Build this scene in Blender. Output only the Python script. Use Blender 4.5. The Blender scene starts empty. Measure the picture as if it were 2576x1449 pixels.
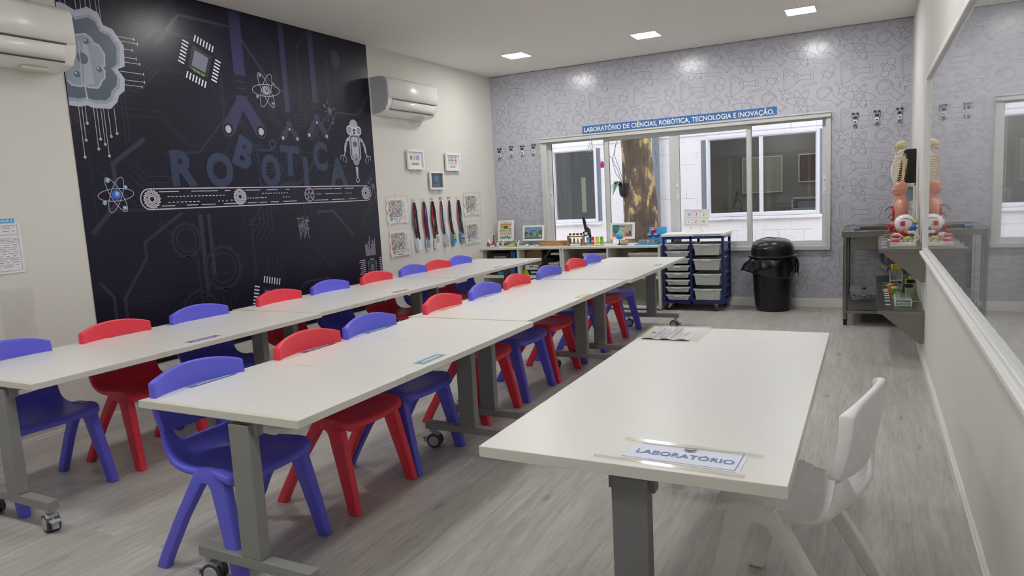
import bpy, math, random
from math import sin, cos, pi, radians as R
from mathutils import Vector, Matrix

# ------------------------------------------------------------------ camera, world, sun, exposure
scn = bpy.context.scene
W, H = 4.505, 2.75            # room width and ceiling height; back wall is y = 0, left wall x = 0
REAR = -9.6
cam_d = bpy.data.cameras.new('camera')
cam = bpy.data.objects.new('camera', cam_d)
scn.collection.objects.link(cam)
scn.camera = cam
cam_d.sensor_width = 36.0
cam_d.lens = 36.0 * 1754.27 / 2576.0
cam_d.clip_start = 0.05
cam_d.clip_end = 200
_y, _p, _r = R(27.4328), R(-7.3558), R(-3.0652)
_f = Vector((-sin(_y) * cos(_p), cos(_y) * cos(_p), sin(_p)))
_rt = Vector((cos(_y), sin(_y), 0))
_u = _rt.cross(_f)
_rt2 = _rt * cos(_r) + _u * sin(_r)
_u2 = -_rt * sin(_r) + _u * cos(_r)
cam.matrix_world = Matrix(((_rt2.x, _u2.x, -_f.x, 4.1725), (_rt2.y, _u2.y, -_f.y, -7.7282), (_rt2.z, _u2.z, -_f.z, 1.2795), (0, 0, 0, 1)))

LAMP_E = 66.0                # strength of the ceiling panels
SKY_E = 1.5
wd = bpy.data.worlds.new('daylight')
scn.world = wd
wd.use_nodes = True
_bg = wd.node_tree.nodes['Background']
_bg.inputs[0].default_value = (0.93, 0.95, 1.0, 1)
_bg.inputs[1].default_value = SKY_E
sun_d = bpy.data.lights.new('sun', 'SUN')
sun_d.energy = .35
sun_d.angle = R(20)
sun_d.color = (1.0, 0.97, 0.93)
sun = bpy.data.objects.new('sun', sun_d)
sun.rotation_euler = (R(38), R(12), 0)
scn.collection.objects.link(sun)

vs = scn.view_settings
vs.view_transform = 'Standard'
vs.look = 'None'
vs.gamma = 1
vs.use_curve_mapping = False
vs.exposure = 0.29
scn.cycles.max_bounces = 8
scn.cycles.diffuse_bounces = 5
scn.cycles.transparent_max_bounces = 12
scn.cycles.caustics_reflective = False
scn.cycles.caustics_refractive = False
scn.cycles.sample_clamp_indirect = 6
scn.cycles.use_denoising = True
random.seed(7)

# ------------------------------------------------------------------ materials
def lin(c):
    if isinstance(c, str):
        c = [int(c[i:i + 2], 16) / 255 for i in (0, 2, 4)]
    return tuple((x / 12.92 if x <= .04045 else ((x + .055) / 1.055) ** 2.4) for x in c) + (1,)

M = {}
def mat(name, col, rough=.5, metal=0., spec=.5, bump=None, var=None, emis=None, coat=0.):
    """plain procedural material; bump=(scale,strength); var=(scale,amount) mottles the colour"""
    m = bpy.data.materials.new(name)
    m.use_nodes = True
    nt = m.node_tree
    b = nt.nodes['Principled BSDF']
    c = lin(col)
    b.inputs['Base Color'].default_value = c
    b.inputs['Roughness'].default_value = rough
    b.inputs['Metallic'].default_value = metal
    b.inputs['Specular IOR Level'].default_value = spec
    if coat:
        b.inputs['Coat Weight'].default_value = coat
        b.inputs['Coat Roughness'].default_value = .08
    if emis:
        b.inputs['Emission Color'].default_value = lin(emis[0])
        b.inputs['Emission Strength'].default_value = emis[1]
    if bump or var:
        tc = nt.nodes.new('ShaderNodeTexCoord')
        if bump:
            n = nt.nodes.new('ShaderNodeTexNoise'); n.inputs['Scale'].default_value = bump[0]; n.inputs['Detail'].default_value = 4
            bp = nt.nodes.new('ShaderNodeBump'); bp.inputs['Strength'].default_value = bump[1]; bp.inputs['Distance'].default_value = .01
            nt.links.new(tc.outputs['Object'], n.inputs['Vector'])
            nt.links.new(n.outputs['Fac'], bp.inputs['Height'])
            nt.links.new(bp.outputs['Normal'], b.inputs['Normal'])
        if var:
            n = nt.nodes.new('ShaderNodeTexNoise'); n.inputs['Scale'].default_value = var[0]; n.inputs['Detail'].default_value = 6
            mr = nt.nodes.new('ShaderNodeMapRange')
            mr.inputs['From Min'].default_value = .3; mr.inputs['From Max'].default_value = .7
            mr.inputs['To Min'].default_value = 1 - var[1]; mr.inputs['To Max'].default_value = 1 + var[1]
            mx = nt.nodes.new('ShaderNodeVectorMath'); mx.operation = 'SCALE'
            mx.inputs[0].default_value = c[:3]
            nt.links.new(tc.outputs['Object'], n.inputs['Vector'])
            nt.links.new(n.outputs['Fac'], mr.inputs['Value'])
            nt.links.new(mr.outputs['Result'], mx.inputs['Scale'])
            nt.links.new(mx.outputs['Vector'], b.inputs['Base Color'])
    M[name] = m
    return m

def glassmat(name, tint='ffffff', refl=1.0, rough=.02, opac=0.0, opcol='ffffff'):
    """thin clear sheet: transparent, mirror-like at grazing angles, optionally a little cloudy"""
    m = bpy.data.materials.new(name); m.use_nodes = True
    nt = m.node_tree
    nt.nodes.clear()
    out = nt.nodes.new('ShaderNodeOutputMaterial')
    tr = nt.nodes.new('ShaderNodeBsdfTransparent'); tr.inputs[0].default_value = lin(tint)
    gl = nt.nodes.new('ShaderNodeBsdfGlossy'); gl.inputs['Roughness'].default_value = rough
    fr = nt.nodes.new('ShaderNodeLayerWeight'); fr.inputs['Blend'].default_value = .5
    pw = nt.nodes.new('ShaderNodeMath'); pw.operation = 'POWER'; pw.inputs[1].default_value = 5.
    nt.links.new(fr.outputs['Facing'], pw.inputs[0])
    ml = nt.nodes.new('ShaderNodeMath'); ml.operation = 'MULTIPLY_ADD'; ml.inputs[1].default_value = .8; ml.inputs[2].default_value = .04 * refl; ml.use_clamp = True
    mix = nt.nodes.new('ShaderNodeMixShader')
    nt.links.new(pw.outputs[0], ml.inputs[0]); nt.links.new(ml.outputs[0], mix.inputs[0])
    if opac:
        df = nt.nodes.new('ShaderNodeBsdfDiffuse'); df.inputs[0].default_value = lin(opcol)
        m2 = nt.nodes.new('ShaderNodeMixShader'); m2.inputs[0].default_value = opac
        nt.links.new(tr.outputs[0], m2.inputs[1]); nt.links.new(df.outputs[0], m2.inputs[2])
        nt.links.new(m2.outputs[0], mix.inputs[1])
    else:
        nt.links.new(tr.outputs[0], mix.inputs[1])
    nt.links.new(gl.outputs[0], mix.inputs[2]); nt.links.new(mix.outputs[0], out.inputs[0])
    M[name] = m
    return m

def nodes(m):
    nt = m.node_tree
    def N(t, **kw):
        n = nt.nodes.new('ShaderNode' + t)
        for k, v in kw.items():
            if k in n.inputs.keys(): n.inputs[k].default_value = v
            else: setattr(n, k, v)
        return n
    return nt, N, nt.links.new

mat('wall_paint', 'dcdad3', .75, spec=.25, bump=(60, .04), var=(1.5, .02))
mat('wall_paint_right', 'e2e1dc', .6, spec=.3, bump=(60, .04), var=(1.2, .03))
mat('ceiling_paint', 'efede7', .85, spec=.2, bump=(80, .03))
mat('baseboard', 'e8e6e1', .45)
mat('wallpaper', 'c0c0cb', .21, spec=.5, bump=(120, .03), var=(2, .015))
mat('wallpaper_line', '85858e', .4)
mat('wallpaper_line_pale', 'a2a2ac', .4)
mat('table_white', 'dddcd8', .33, spec=.45, var=(3, .012))
mat('table_edge', 'dedcd4', .4)
mat('tape_yellow', 'd9d5c4', .35, var=(30, .05))
mat('steel_grey', '8b8c8b', .5, metal=.0, bump=(300, .05))
mat('steel_dark', '77777a', .5, metal=.0, bump=(300, .05))
mat('caster_grey', 'b2b4ba', .4)
mat('caster_tyre', '45464b', .6)
mat('black_plastic', '131416', .28, spec=.5)
mat('black_rubber', '1b1b1d', .6)
mat('chair_blue', '6464e0', .42, spec=.45, bump=(500, .06))
mat('chair_red', 'e83c4e', .42, spec=.45, bump=(500, .06))
mat('chair_white', 'f2f2f2', .45, spec=.4, bump=(500, .06), var=(25, .04))
mat('alu_white', 'cdcecd', .35, spec=.5)
mat('pvc_white', 'e6e6ee', .4)
mat('lamp_white', 'f0f0ee', .4, emis=('fbfaf8', LAMP_E))
mat('ac_white', 'f6f4ef', .3, spec=.5)
mat('ac_grey', 'b2b4ba', .4)
mat('ac_dark', '3c3434', .5)
mat('paper', 'e6e6ea', .6)
mat('paper_lilac', 'dfe0ee', .5)
mat('ink_blue', '4f86c6', .5)
mat('ink_dark', '4a4a55', .6)
mat('ink_grey', '9a9aa2', .6)
mat('ink_black', '1d1d22', .5)
mat('white', 'ececea', .4)
mat('white_gloss', 'efeeec', .15, coat=.5)
mat('off_white', 'dddbd0', .5)
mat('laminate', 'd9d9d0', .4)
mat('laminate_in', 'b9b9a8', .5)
mat('label_blue', '6f9cb8', .5)
mat('label_teal', '4fa3a8', .5)
mat('label_purple', '6a559c', .5)
mat('label_orange', 'd9a860', .5)
mat('label_grey', 'a9a890', .5)
mat('label_yellow', 'c6c070', .5)
mat('label_green', '8fba6a', .5)
mat('label_red', 'b8505c', .5)
mat('sign_blue', '3f70ae', .35)
mat('trolley_blue', '1e2a6e', .35, metal=.1)
mat('tray_grey', 'c2c6c5', .4)
mat('bag_black', '0e0f10', .22, spec=.6)
mat('wood', 'b98a55', .5, var=(14, .18))
mat('wood_dark', '8d6a3c', .5, var=(14, .2))
mat('cardboard', '9a7d55', .8, var=(10, .06))
mat('red', 'c8323c', .4)
mat('dark_red', '9c2430', .4)
mat('pink_red', 'd9305c', .4)
mat('blue', '2d62b8', .4)
mat('sky_blue', '3fa6dc', .4)
mat('cyan', '2f9ed6', .35)
mat('green', '5aae2c', .4)
mat('lime', 'a9c81e', .4)
mat('yellow', 'dcc11c', .4)
mat('orange', 'dc7a2c', .4)
mat('pink', 'ef5f96', .4)
mat('teal', '2f7f86', .5)
mat('navy', '22304e', .5)
mat('brown', '5a4034', .6)
mat('bone', 'd9c9a2', .5, var=(40, .1))
mat('skin', 'd0907a', .35, spec=.5)
mat('fabric_beige', 'b8ab9c', .8)
mat('fabric_edge', 'd8cfc6', .7)
mat('chrome', 'b9bbc0', .2, metal=1.)
mat('pipe_grey', 'a6a8a8', .45)
mat('strap_black', '1a1a22', .7)
mat('strap_red', 'c02530', .7)
mat('strap_blue', '2c4a9c', .7)
mat('strap_purple', '6a3c7a', .7)
mat('dark_board', '4a4f58', .3)
mat('leaf', '3f7048', .5)
mat('leaf_light', '8fae62', .5)
mat('stem', '6b5d4c', .7)
mat('magenta', 'b0268c', .5)
mat('grey_paint', '7d8794', .6)
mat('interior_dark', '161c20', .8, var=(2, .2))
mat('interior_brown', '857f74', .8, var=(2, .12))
mat('door_teal', '142a38', .6)
mat('door_pane_glow', 'b5b89a', .5, emis=('b5b890', .45))
mat('ground', '9d968a', .9, var=(4, .15))
glassmat('pane_glass', 'fdfdfe', 1.0)
glassmat('pane_far', 'e8ecee', 1.2)
glassmat('clear_plastic', 'fafbfc', 1.2, .08, .12, 'e8e8ec')
glassmat('film', 'fdfdfc', .8, .15, .06, 'e0ddd6')
glassmat('labglass', 'f8fcfa', 1.6, .03, .08, 'e8f0ee')
glassmat('milky', 'f9f9f9', 1.0, .1, .18, 'e6e6e6')
mat('chart_grey', 'b2b2b0', .6)
glassmat('liquid_green', 'b8e8b8', 1.0, .05, .7, '7fd09a')
glassmat('liquid_blue', 'c8e0f0', 1.0, .08, .9, 'a6cce0')

def stainless():
    m = mat('stainless', '8e8c87', .3, metal=.9)
    nt, N, L = nodes(m)
    b = nt.nodes['Principled BSDF']
    tc = N('TexCoord'); mp = N('Mapping'); mp.inputs['Scale'].default_value = (2, 30, 30)
    n = N('TexNoise', Scale=4., Detail=3.)
    mr = N('MapRange'); mr.inputs['To Min'].default_value = .27; mr.inputs['To Max'].default_value = .33
    L(tc.outputs['Object'], mp.inputs['Vector']); L(mp.outputs[0], n.inputs['Vector']); L(n.outputs['Fac'], mr.inputs['Value']); L(mr.outputs[0], b.inputs['Roughness'])
    bp = N('Bump', Strength=.012, Distance=.002); L(n.outputs['Fac'], bp.inputs['Height']); L(bp.outputs[0], b.inputs['Normal'])
stainless()

def floor_mat():
    m = mat('floor_planks', 'a09c95', .42, spec=.4)
    nt, N, L = nodes(m)
    b = nt.nodes['Principled BSDF']
    tc = N('TexCoord')
    rot = N('Mapping'); rot.inputs['Rotation'].default_value = (0, 0, R(90))
    L(tc.outputs['Object'], rot.inputs['Vector'])
    br = N('TexBrick', offset=.37, offset_frequency=2, squash=1.)
    br.inputs['Scale'].default_value = 1.
    br.inputs['Brick Width'].default_value = 1.22
    br.inputs['Row Height'].default_value = .18
    br.inputs['Mortar Size'].default_value = .0007
    br.inputs['Mortar Smooth'].default_value = .2
    br.inputs['Bias'].default_value = 0.
    br.inputs['Color1'].default_value = (.25, .25, .25, 1); br.inputs['Color2'].default_value = (.75, .75, .75, 1)
    L(rot.outputs[0], br.inputs['Vector'])
    # grain stretched along the boards (y), displaced per board
    off = N('VectorMath', operation='SCALE'); off.inputs['Scale'].default_value = 7.
    L(br.outputs['Color'], off.inputs[0])
    add = N('VectorMath', operation='ADD'); L(tc.outputs['Object'], add.inputs[0]); L(off.outputs['Vector'], add.inputs[1])
    mp = N('Mapping'); mp.inputs['Scale'].default_value = (16, 1.3, 1); L(add.outputs['Vector'], mp.inputs['Vector'])
    g1 = N('TexNoise', Scale=1.6, Detail=8., Roughness=.62, Distortion=.7); L(mp.outputs[0], g1.inputs['Vector'])
    mp2 = N('Mapping'); mp2.inputs['Scale'].default_value = (60, 3.2, 1); L(add.outputs['Vector'], mp2.inputs['Vector'])
    g2 = N('TexNoise', Scale=1.5, Detail=7., Roughness=.7, Distortion=1.3); L(mp2.outputs[0], g2.inputs['Vector'])
    mp3 = N('Mapping'); mp3.inputs['Scale'].default_value = (3.4, .7, 1); L(add.outputs['Vector'], mp3.inputs['Vector'])
    g3 = N('TexNoise', Scale=1.4, Detail=5.); L(mp3.outputs[0], g3.inputs['Vector'])
    # small knots
    mp4 = N('Mapping'); mp4.inputs['Scale'].default_value = (7, 2.6, 1); L(add.outputs['Vector'], mp4.inputs['Vector'])
    vo = N('TexVoronoi', Scale=1.0); L(mp4.outputs[0], vo.inputs['Vector'])
    kn = N('MapRange'); kn.inputs['From Min'].default_value = .03; kn.inputs['From Max'].default_value = .14; kn.inputs['To Min'].default_value = .62; kn.inputs['To Max'].default_value = 1.
    L(vo.outputs['Distance'], kn.inputs['Value'])
    def rng(src, lo, hi, a=.3, c=.7):
        r = N('MapRange'); r.inputs['From Min'].default_value = a; r.inputs['From Max'].default_value = c
        r.inputs['To Min'].default_value = lo; r.inputs['To Max'].default_value = hi; L(src, r.inputs['Value']); return r.outputs[0]
    def mul(a, c):
        k = N('Math', operation='MULTIPLY'); L(a, k.inputs[0]); L(c, k.inputs[1]); return k.outputs[0]
    f = mul(rng(g1.outputs['Fac'], .78, 1.16), rng(g2.outputs['Fac'], .80, 1.12, .28, .58))
    f = mul(f, rng(g3.outputs['Fac'], .88, 1.08))
    f = mul(f, rng(br.outputs['Color'], .95, 1.05, .25, .75))
    f = mul(f, kn.outputs[0])
    f = mul(f, rng(br.outputs['Fac'], 1., .86, 0., 1.))
    cr = N('VectorMath', operation='SCALE'); 
    warm = N('Mix', data_type='RGBA'); L(rng(g3.outputs['Fac'], 0, 1), warm.inputs[0])
    warm.inputs[6].default_value = lin('b5b1ab'); warm.inputs[7].default_value = lin('b0aea9')
    L(warm.outputs[2], cr.inputs[0]); L(f, cr.inputs['Scale']); L(cr.outputs[0], b.inputs['Base Color'])
    bp = N('Bump', Strength=.12, Distance=.004); L(g2.outputs['Fac'], bp.inputs['Height']); L(bp.outputs[0], b.inputs['Normal'])
    rr = rng(g1.outputs['Fac'], .36, .5); L(rr, b.inputs['Roughness'])
floor_mat()

def board_mat():
    m = mat('board_glass', 'b9bcc0', .04, spec=1.0, coat=1.)
    nt, N, L = nodes(m)
    b = nt.nodes['Principled BSDF']
    b.inputs['IOR'].default_value = 1.7
    b.inputs['Coat Roughness'].default_value = .03
    tc = N('TexCoord'); mp = N('Mapping'); mp.inputs['Scale'].default_value = (1, 3.2, .35); L(tc.outputs['Object'], mp.inputs['Vector'])
    n = N('TexNoise', Scale=2.2, Detail=1.5); L(mp.outputs[0], n.inputs['Vector'])
    mp2 = N('Mapping'); mp2.inputs['Scale'].default_value = (1, 1.2, 5); L(tc.outputs['Object'], mp2.inputs['Vector'])
    n2 = N('TexNoise', Scale=1.5, Detail=2.); L(mp2.outputs[0], n2.inputs['Vector'])
    ad = N('Math', operation='MULTIPLY_ADD'); L(n2.outputs['Fac'], ad.inputs[0]); ad.inputs[1].default_value = .25; L(n.outputs['Fac'], ad.inputs[2])
    bp = N('Bump', Strength=.11, Distance=.004); L(ad.outputs[0], bp.inputs['Height'])
    L(bp.outputs[0], b.inputs['Coat Normal']); L(bp.outputs[0], b.inputs['Normal'])
board_mat()

def block_wall():
    m = mat('painted_block', 'f2f1f4', .8, spec=.2)
    nt, N, L = nodes(m)
    b = nt.nodes['Principled BSDF']
    tc = N('TexCoord'); mp = N('Mapping'); mp.inputs['Rotation'].default_value = (R(90), 0, 0); L(tc.outputs['Object'], mp.inputs['Vector'])
    br = N('TexBrick', offset=.5); br.inputs['Scale'].default_value = 1.; br.inputs['Brick Width'].default_value = .36; br.inputs['Row Height'].default_value = .185
    br.inputs['Mortar Size'].default_value = .006; br.inputs['Mortar Smooth'].default_value = .6
    L(mp.outputs[0], br.inputs['Vector'])
    n = N('TexNoise', Scale=9., Detail=8., Roughness=.6); L(tc.outputs['Object'], n.inputs['Vector'])
    n2 = N('TexNoise', Scale=3., Detail=3.); L(tc.outputs['Object'], n2.inputs['Vector'])
    mr = N('MapRange'); mr.inputs['From Min'].default_value = .47; mr.inputs['From Max'].default_value = .68; L(n2.outputs['Fac'], mr.inputs['Value'])
    mm = N('Math', operation='MULTIPLY'); L(br.outputs['Fac'], mm.inputs[0]); L(mr.outputs[0], mm.inputs[1])
    s = N('Math', operation='MULTIPLY_ADD'); L(mm.outputs[0], s.inputs[0]); s.inputs[1].default_value = -1.2; L(n.outputs['Fac'], s.inputs[2])
    bp = N('Bump', Strength=.8, Distance=.015); L(s.outputs[0], bp.inputs['Height']); L(bp.outputs[0], b.inputs['Normal'])
    mc = N('Mix', data_type='RGBA'); mc.inputs[6].default_value = lin('f4f2f6'); mc.inputs[7].default_value = lin('dddbe0')
    L(mm.outputs[0], mc.inputs[0]); L(mc.outputs[2], b.inputs['Base Color'])
block_wall()

def bark():
    m = mat('bark', '6b5544', .85)
    nt, N, L = nodes(m)
    b = nt.nodes['Principled BSDF']
    tc = N('TexCoord')
    mp = N('Mapping'); mp.inputs['Scale'].default_value = (1., 1., .42); L(tc.outputs['Object'], mp.inputs['Vector'])
    n = N('TexNoise', Scale=6.5, Detail=5., Roughness=.62, Distortion=.6); L(mp.outputs[0], n.inputs['Vector'])
    mp2 = N('Mapping'); mp2.inputs['Scale'].default_value = (18, 18, 1.6); L(tc.outputs['Object'], mp2.inputs['Vector'])
    n2 = N('TexNoise', Scale=1.6, Detail=6.); L(mp2.outputs[0], n2.inputs['Vector'])
    r1 = N('ValToRGB'); r1.color_ramp.interpolation = 'CONSTANT'
    e = r1.color_ramp.elements
    e[0].position = 0; e[0].color = lin('584a3e')
    e[1].position = .50; e[1].color = lin('6e5b4a')
    e.new(.565).color = lin('8e8458'); e.new(.59).color = lin('c2a674')
    L(n.outputs['Fac'], r1.inputs[0])
    mr = N('MapRange'); mr.inputs['From Min'].default_value = .3; mr.inputs['From Max'].default_value = .7; mr.inputs['To Min'].default_value = .6; mr.inputs['To Max'].default_value = 1.25
    L(n2.outputs['Fac'], mr.inputs['Value'])
    sc = N('VectorMath', operation='SCALE'); L(r1.outputs[0], sc.inputs[0]); L(mr.outputs[0], sc.inputs['Scale']); L(sc.outputs[0], b.inputs['Base Color'])
    bp = N('Bump', Strength=.8, Distance=.02); L(n2.outputs['Fac'], bp.inputs['Height']); L(bp.outputs[0], b.inputs['Normal'])
bark()

# ------------------------------------------------------------------ mesh helpers
class MB:
    def __init__(s): s.v = []; s.f = []; s.m = []; s.mats = []
    def mi(s, name):
        if name not in s.mats: s.mats.append(name)
        return s.mats.index(name)
    def add(s, vs_, fs, mt):
        o = len(s.v); i = s.mi(mt)
        s.v.extend([tuple(v) for v in vs_])
        for f in fs: s.f.append(tuple(o + k for k in f)); s.m.append(i)
        return s
    def box(s, a, b, mt, rot=None, piv=None):
        (x0, y0, z0), (x1, y1, z1) = a, b
        if x0 > x1: x0, x1 = x1, x0
        if y0 > y1: y0, y1 = y1, y0
        if z0 > z1: z0, z1 = z1, z0
        vv = [Vector(p) for p in ((x0, y0, z0), (x1, y0, z0), (x1, y1, z0), (x0, y1, z0), (x0, y0, z1), (x1, y0, z1), (x1, y1, z1), (x0, y1, z1))]
        if rot is not None:
            pv = Vector(piv) if piv else Vector(((x0 + x1) / 2, (y0 + y1) / 2, (z0 + z1) / 2))
            vv = [pv + rot @ (p - pv) for p in vv]
        return s.add(vv, [(0, 3, 2, 1), (4, 5, 6, 7), (0, 1, 5, 4), (1, 2, 6, 5), (2, 3, 7, 6), (3, 0, 4, 7)], mt)
    def frame(s, a, b, w, mt, axis='y'):
        """picture-frame of four bars between corners a and b, opening along axis; w=(left,right,bottom,top)"""
        if not isinstance(w, tuple): w = (w,) * 4
        (x0, y0, z0), (x1, y1, z1) = a, b
        if axis == 'y':
            s.box((x0, y0, z0), (x0 + w[0], y1, z1), mt); s.box((x1 - w[1], y0, z0), (x1, y1, z1), mt)
            s.box((x0 + w[0], y0, z0), (x1 - w[1], y1, z0 + w[2]), mt); s.box((x0 + w[0], y0, z1 - w[3]), (x1 - w[1], y1, z1), mt)
        else:
            s.box((x0, y0, z0), (x1, y0 + w[0], z1), mt); s.box((x0, y1 - w[1], z0), (x1, y1, z1), mt)
            s.box((x0, y0 + w[0], z0), (x1, y1 - w[1], z0 + w[2]), mt); s.box((x0, y0 + w[0], z1 - w[3]), (x1, y1 - w[1], z1), mt)
        return s
    def loft(s, rings, mt, cap=True):
        n = len(rings[0]); vv = [p for r in rings for p in r]; fs = []
        for i in range(len(rings) - 1):
            for j in range(n):
                k = (j + 1) % n
                fs.append((i * n + j, i * n + k, (i + 1) * n + k, (i + 1) * n + j))
        if cap:
            fs.append(tuple(range(n - 1, -1, -1))); fs.append(tuple((len(rings) - 1) * n + j for j in range(n)))
        return s.add(vv, fs, mt)
    def tube(s, pts, r, mt, n=8, cap=True, sq=1.):
        pts = [Vector(p) for p in pts]
        rr = r if isinstance(r, (list, tuple)) else [r] * len(pts)
        rings = []; up = None
        for i, p in enumerate(pts):
            d = (pts[min(i + 1, len(pts) - 1)] - pts[max(i - 1, 0)])
            if d.length < 1e-9: d = Vector((0, 0, 1))
            d.normalize()
            if up is None:
                up = Vector((0, 0, 1)) if abs(d.z) < .9 else Vector((1, 0, 0))
            a = d.cross(up)
            if a.length < 1e-6: a = d.cross(Vector((0, 1, 0)))
            a.normalize(); up2 = a.cross(d).normalized(); up = up2
            rings.append([p + (a * cos(2 * pi * k / n) + up2 * sin(2 * pi * k / n) * sq) * rr[i] for k in range(n)])
        return s.loft(rings, mt, cap)
    def cyl(s, p0, p1, r0, mt, r1=None, n=20):
        return s.tube([p0, p1], [r0, r0 if r1 is None else r1], mt, n)
    def lathe(s, c, prof, mt, n=24, axis='z', sy=1.):
        """prof: list of (radius, height) about point c"""
        c = Vector(c); rings = []
        for r, h in prof:
            ring = []
            for k in range(n):
                a = 2 * pi * k / n
                if axis == 'z': ring.append(c + Vector((r * cos(a), r * sin(a) * sy, h)))
                elif axis == 'y': ring.append(c + Vector((r * cos(a), -h, r * sin(a) * sy)))
                else: ring.append(c + Vector((h, r * cos(a), r * sin(a) * sy)))
            rings.append(ring)
        return s.loft(rings, mt, True)
    def ball(s, c, r, mt, n=16, m=10, rot=None):
        if not isinstance(r, (tuple, list)): r = (r, r, r)
        c = Vector(c); rings = []
        for i in range(1, m):
            t = pi * i / m - pi / 2
            ring = []
            for k in range(n):
                a = 2 * pi * k / n
                p = Vector((cos(t) * cos(a) * r[0], cos(t) * sin(a) * r[1], sin(t) * r[2]))
                ring.append(c + (rot @ p if rot else p))
            rings.append(ring)
        return s.loft(rings, mt, True)
    def grid(s, rows, mt, closed=False):
        n = len(rows[0]); fs = []
        for i in range(len(rows) - 1):
            for j in range(n if closed else n - 1):
                k = (j + 1) % n
                fs.append((i * n + j, i * n + k, (i + 1) * n + k, (i + 1) * n + j))
        return s.add([p for r in rows for p in r], fs, mt)
    def prism(s, poly, a, b, mt, axis='y'):
        """polygon in the two other axes, pushed from a to b along axis"""
        def P3(p, t):
            return (p[0], t, p[1]) if axis == 'y' else ((t, p[0], p[1]) if axis == 'x' else (p[0], p[1], t))
        n = len(poly)
        vv = [P3(p, a) for p in poly] + [P3(p, b) for p in poly]
        fs = [tuple(range(n)), tuple(range(2 * n - 1, n - 1, -1))] + [(i, (i + 1) % n, n + (i + 1) % n, n + i)[::-1] for i in range(n)]
        return s.add(vv, fs, mt)
    def build(s, name, parent=None, smooth=True, bevel=0., seg=2, sub=0, angle=38, solid=None, loc=None, rot=None):
        me = bpy.data.meshes.new(name)
        me.from_pydata(s.v, [], s.f)
        for k in s.mats: me.materials.append(M[k])
        me.polygons.foreach_set('material_index', s.m)
        me.validate(); me.update()
        if smooth:
            me.polygons.foreach_set('use_smooth', [True] * len(me.polygons))
            if not sub:
                try: me.set_sharp_from_angle(angle=R(angle))
                except Exception: pass
        o = bpy.data.objects.new(name, me)
        scn.collection.objects.link(o)
        if parent is not None: o.parent = parent
        if loc is not None: o.location = loc
        if rot is not None: o.rotation_euler = rot
        if solid:
            md = o.modifiers.new('thickness', 'SOLIDIFY'); md.thickness = solid; md.offset = 0
        if bevel:
            md = o.modifiers.new('edges', 'BEVEL'); md.width = bevel; md.segments = seg; md.limit_method = 'ANGLE'; md.angle_limit = R(40)
            md.harden_normals = False
        if sub:
            md = o.modifiers.new('round', 'SUBSURF'); md.levels = sub; md.render_levels = sub
        return o

def fixnormals(o):
    import bmesh
    bm = bmesh.new(); bm.from_mesh(o.data)
    bmesh.ops.recalc_face_normals(bm, faces=bm.faces[:]); bm.to_mesh(o.data); bm.free()
    return o

def tag(o, label, cat, group=None, kind=None):
    o['label'] = label; o['category'] = cat
    if group: o['group'] = group
    if kind: o['kind'] = kind
    return o
def struct(o, label=None, cat=None):
    o['kind'] = 'structure'
    if label: o['label'] = label
    if cat: o['category'] = cat
    return o
def empty(name, loc=(0, 0, 0), rz=0.):
    o = bpy.data.objects.new(name, None); scn.collection.objects.link(o)
    o.location = loc; o.rotation_euler = (0, 0, rz); o.empty_display_size = .05
    return o
def dup(root, loc, rz=None, matmap=None):
    """a copy of a thing with copies of its parts and sub-parts (mesh data shared)"""
    def cp(o, parent):
        c = o.copy(); scn.collection.objects.link(c); c.parent = parent
        if matmap and o.type == 'MESH' and any(s_.material and s_.material.name in matmap for s_ in o.material_slots):
            c.data = meshcache(o.data, matmap)
        for ch in [k for k in o.children]: cp(ch, c)
        return c
    c = cp(root, None); c.location = loc
    if rz is not None: c.rotation_euler = (0, 0, rz)
    return c
_mc = {}
def meshcache(me, mm):
    key = (me.name, tuple(sorted(mm.items())))
    if key not in _mc:
        d = me.copy()
        for i, k in enumerate(d.materials):
            if k and k.name in mm: d.materials[i] = M[mm[k.name]]
        _mc[key] = d
    return _mc[key]

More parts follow.
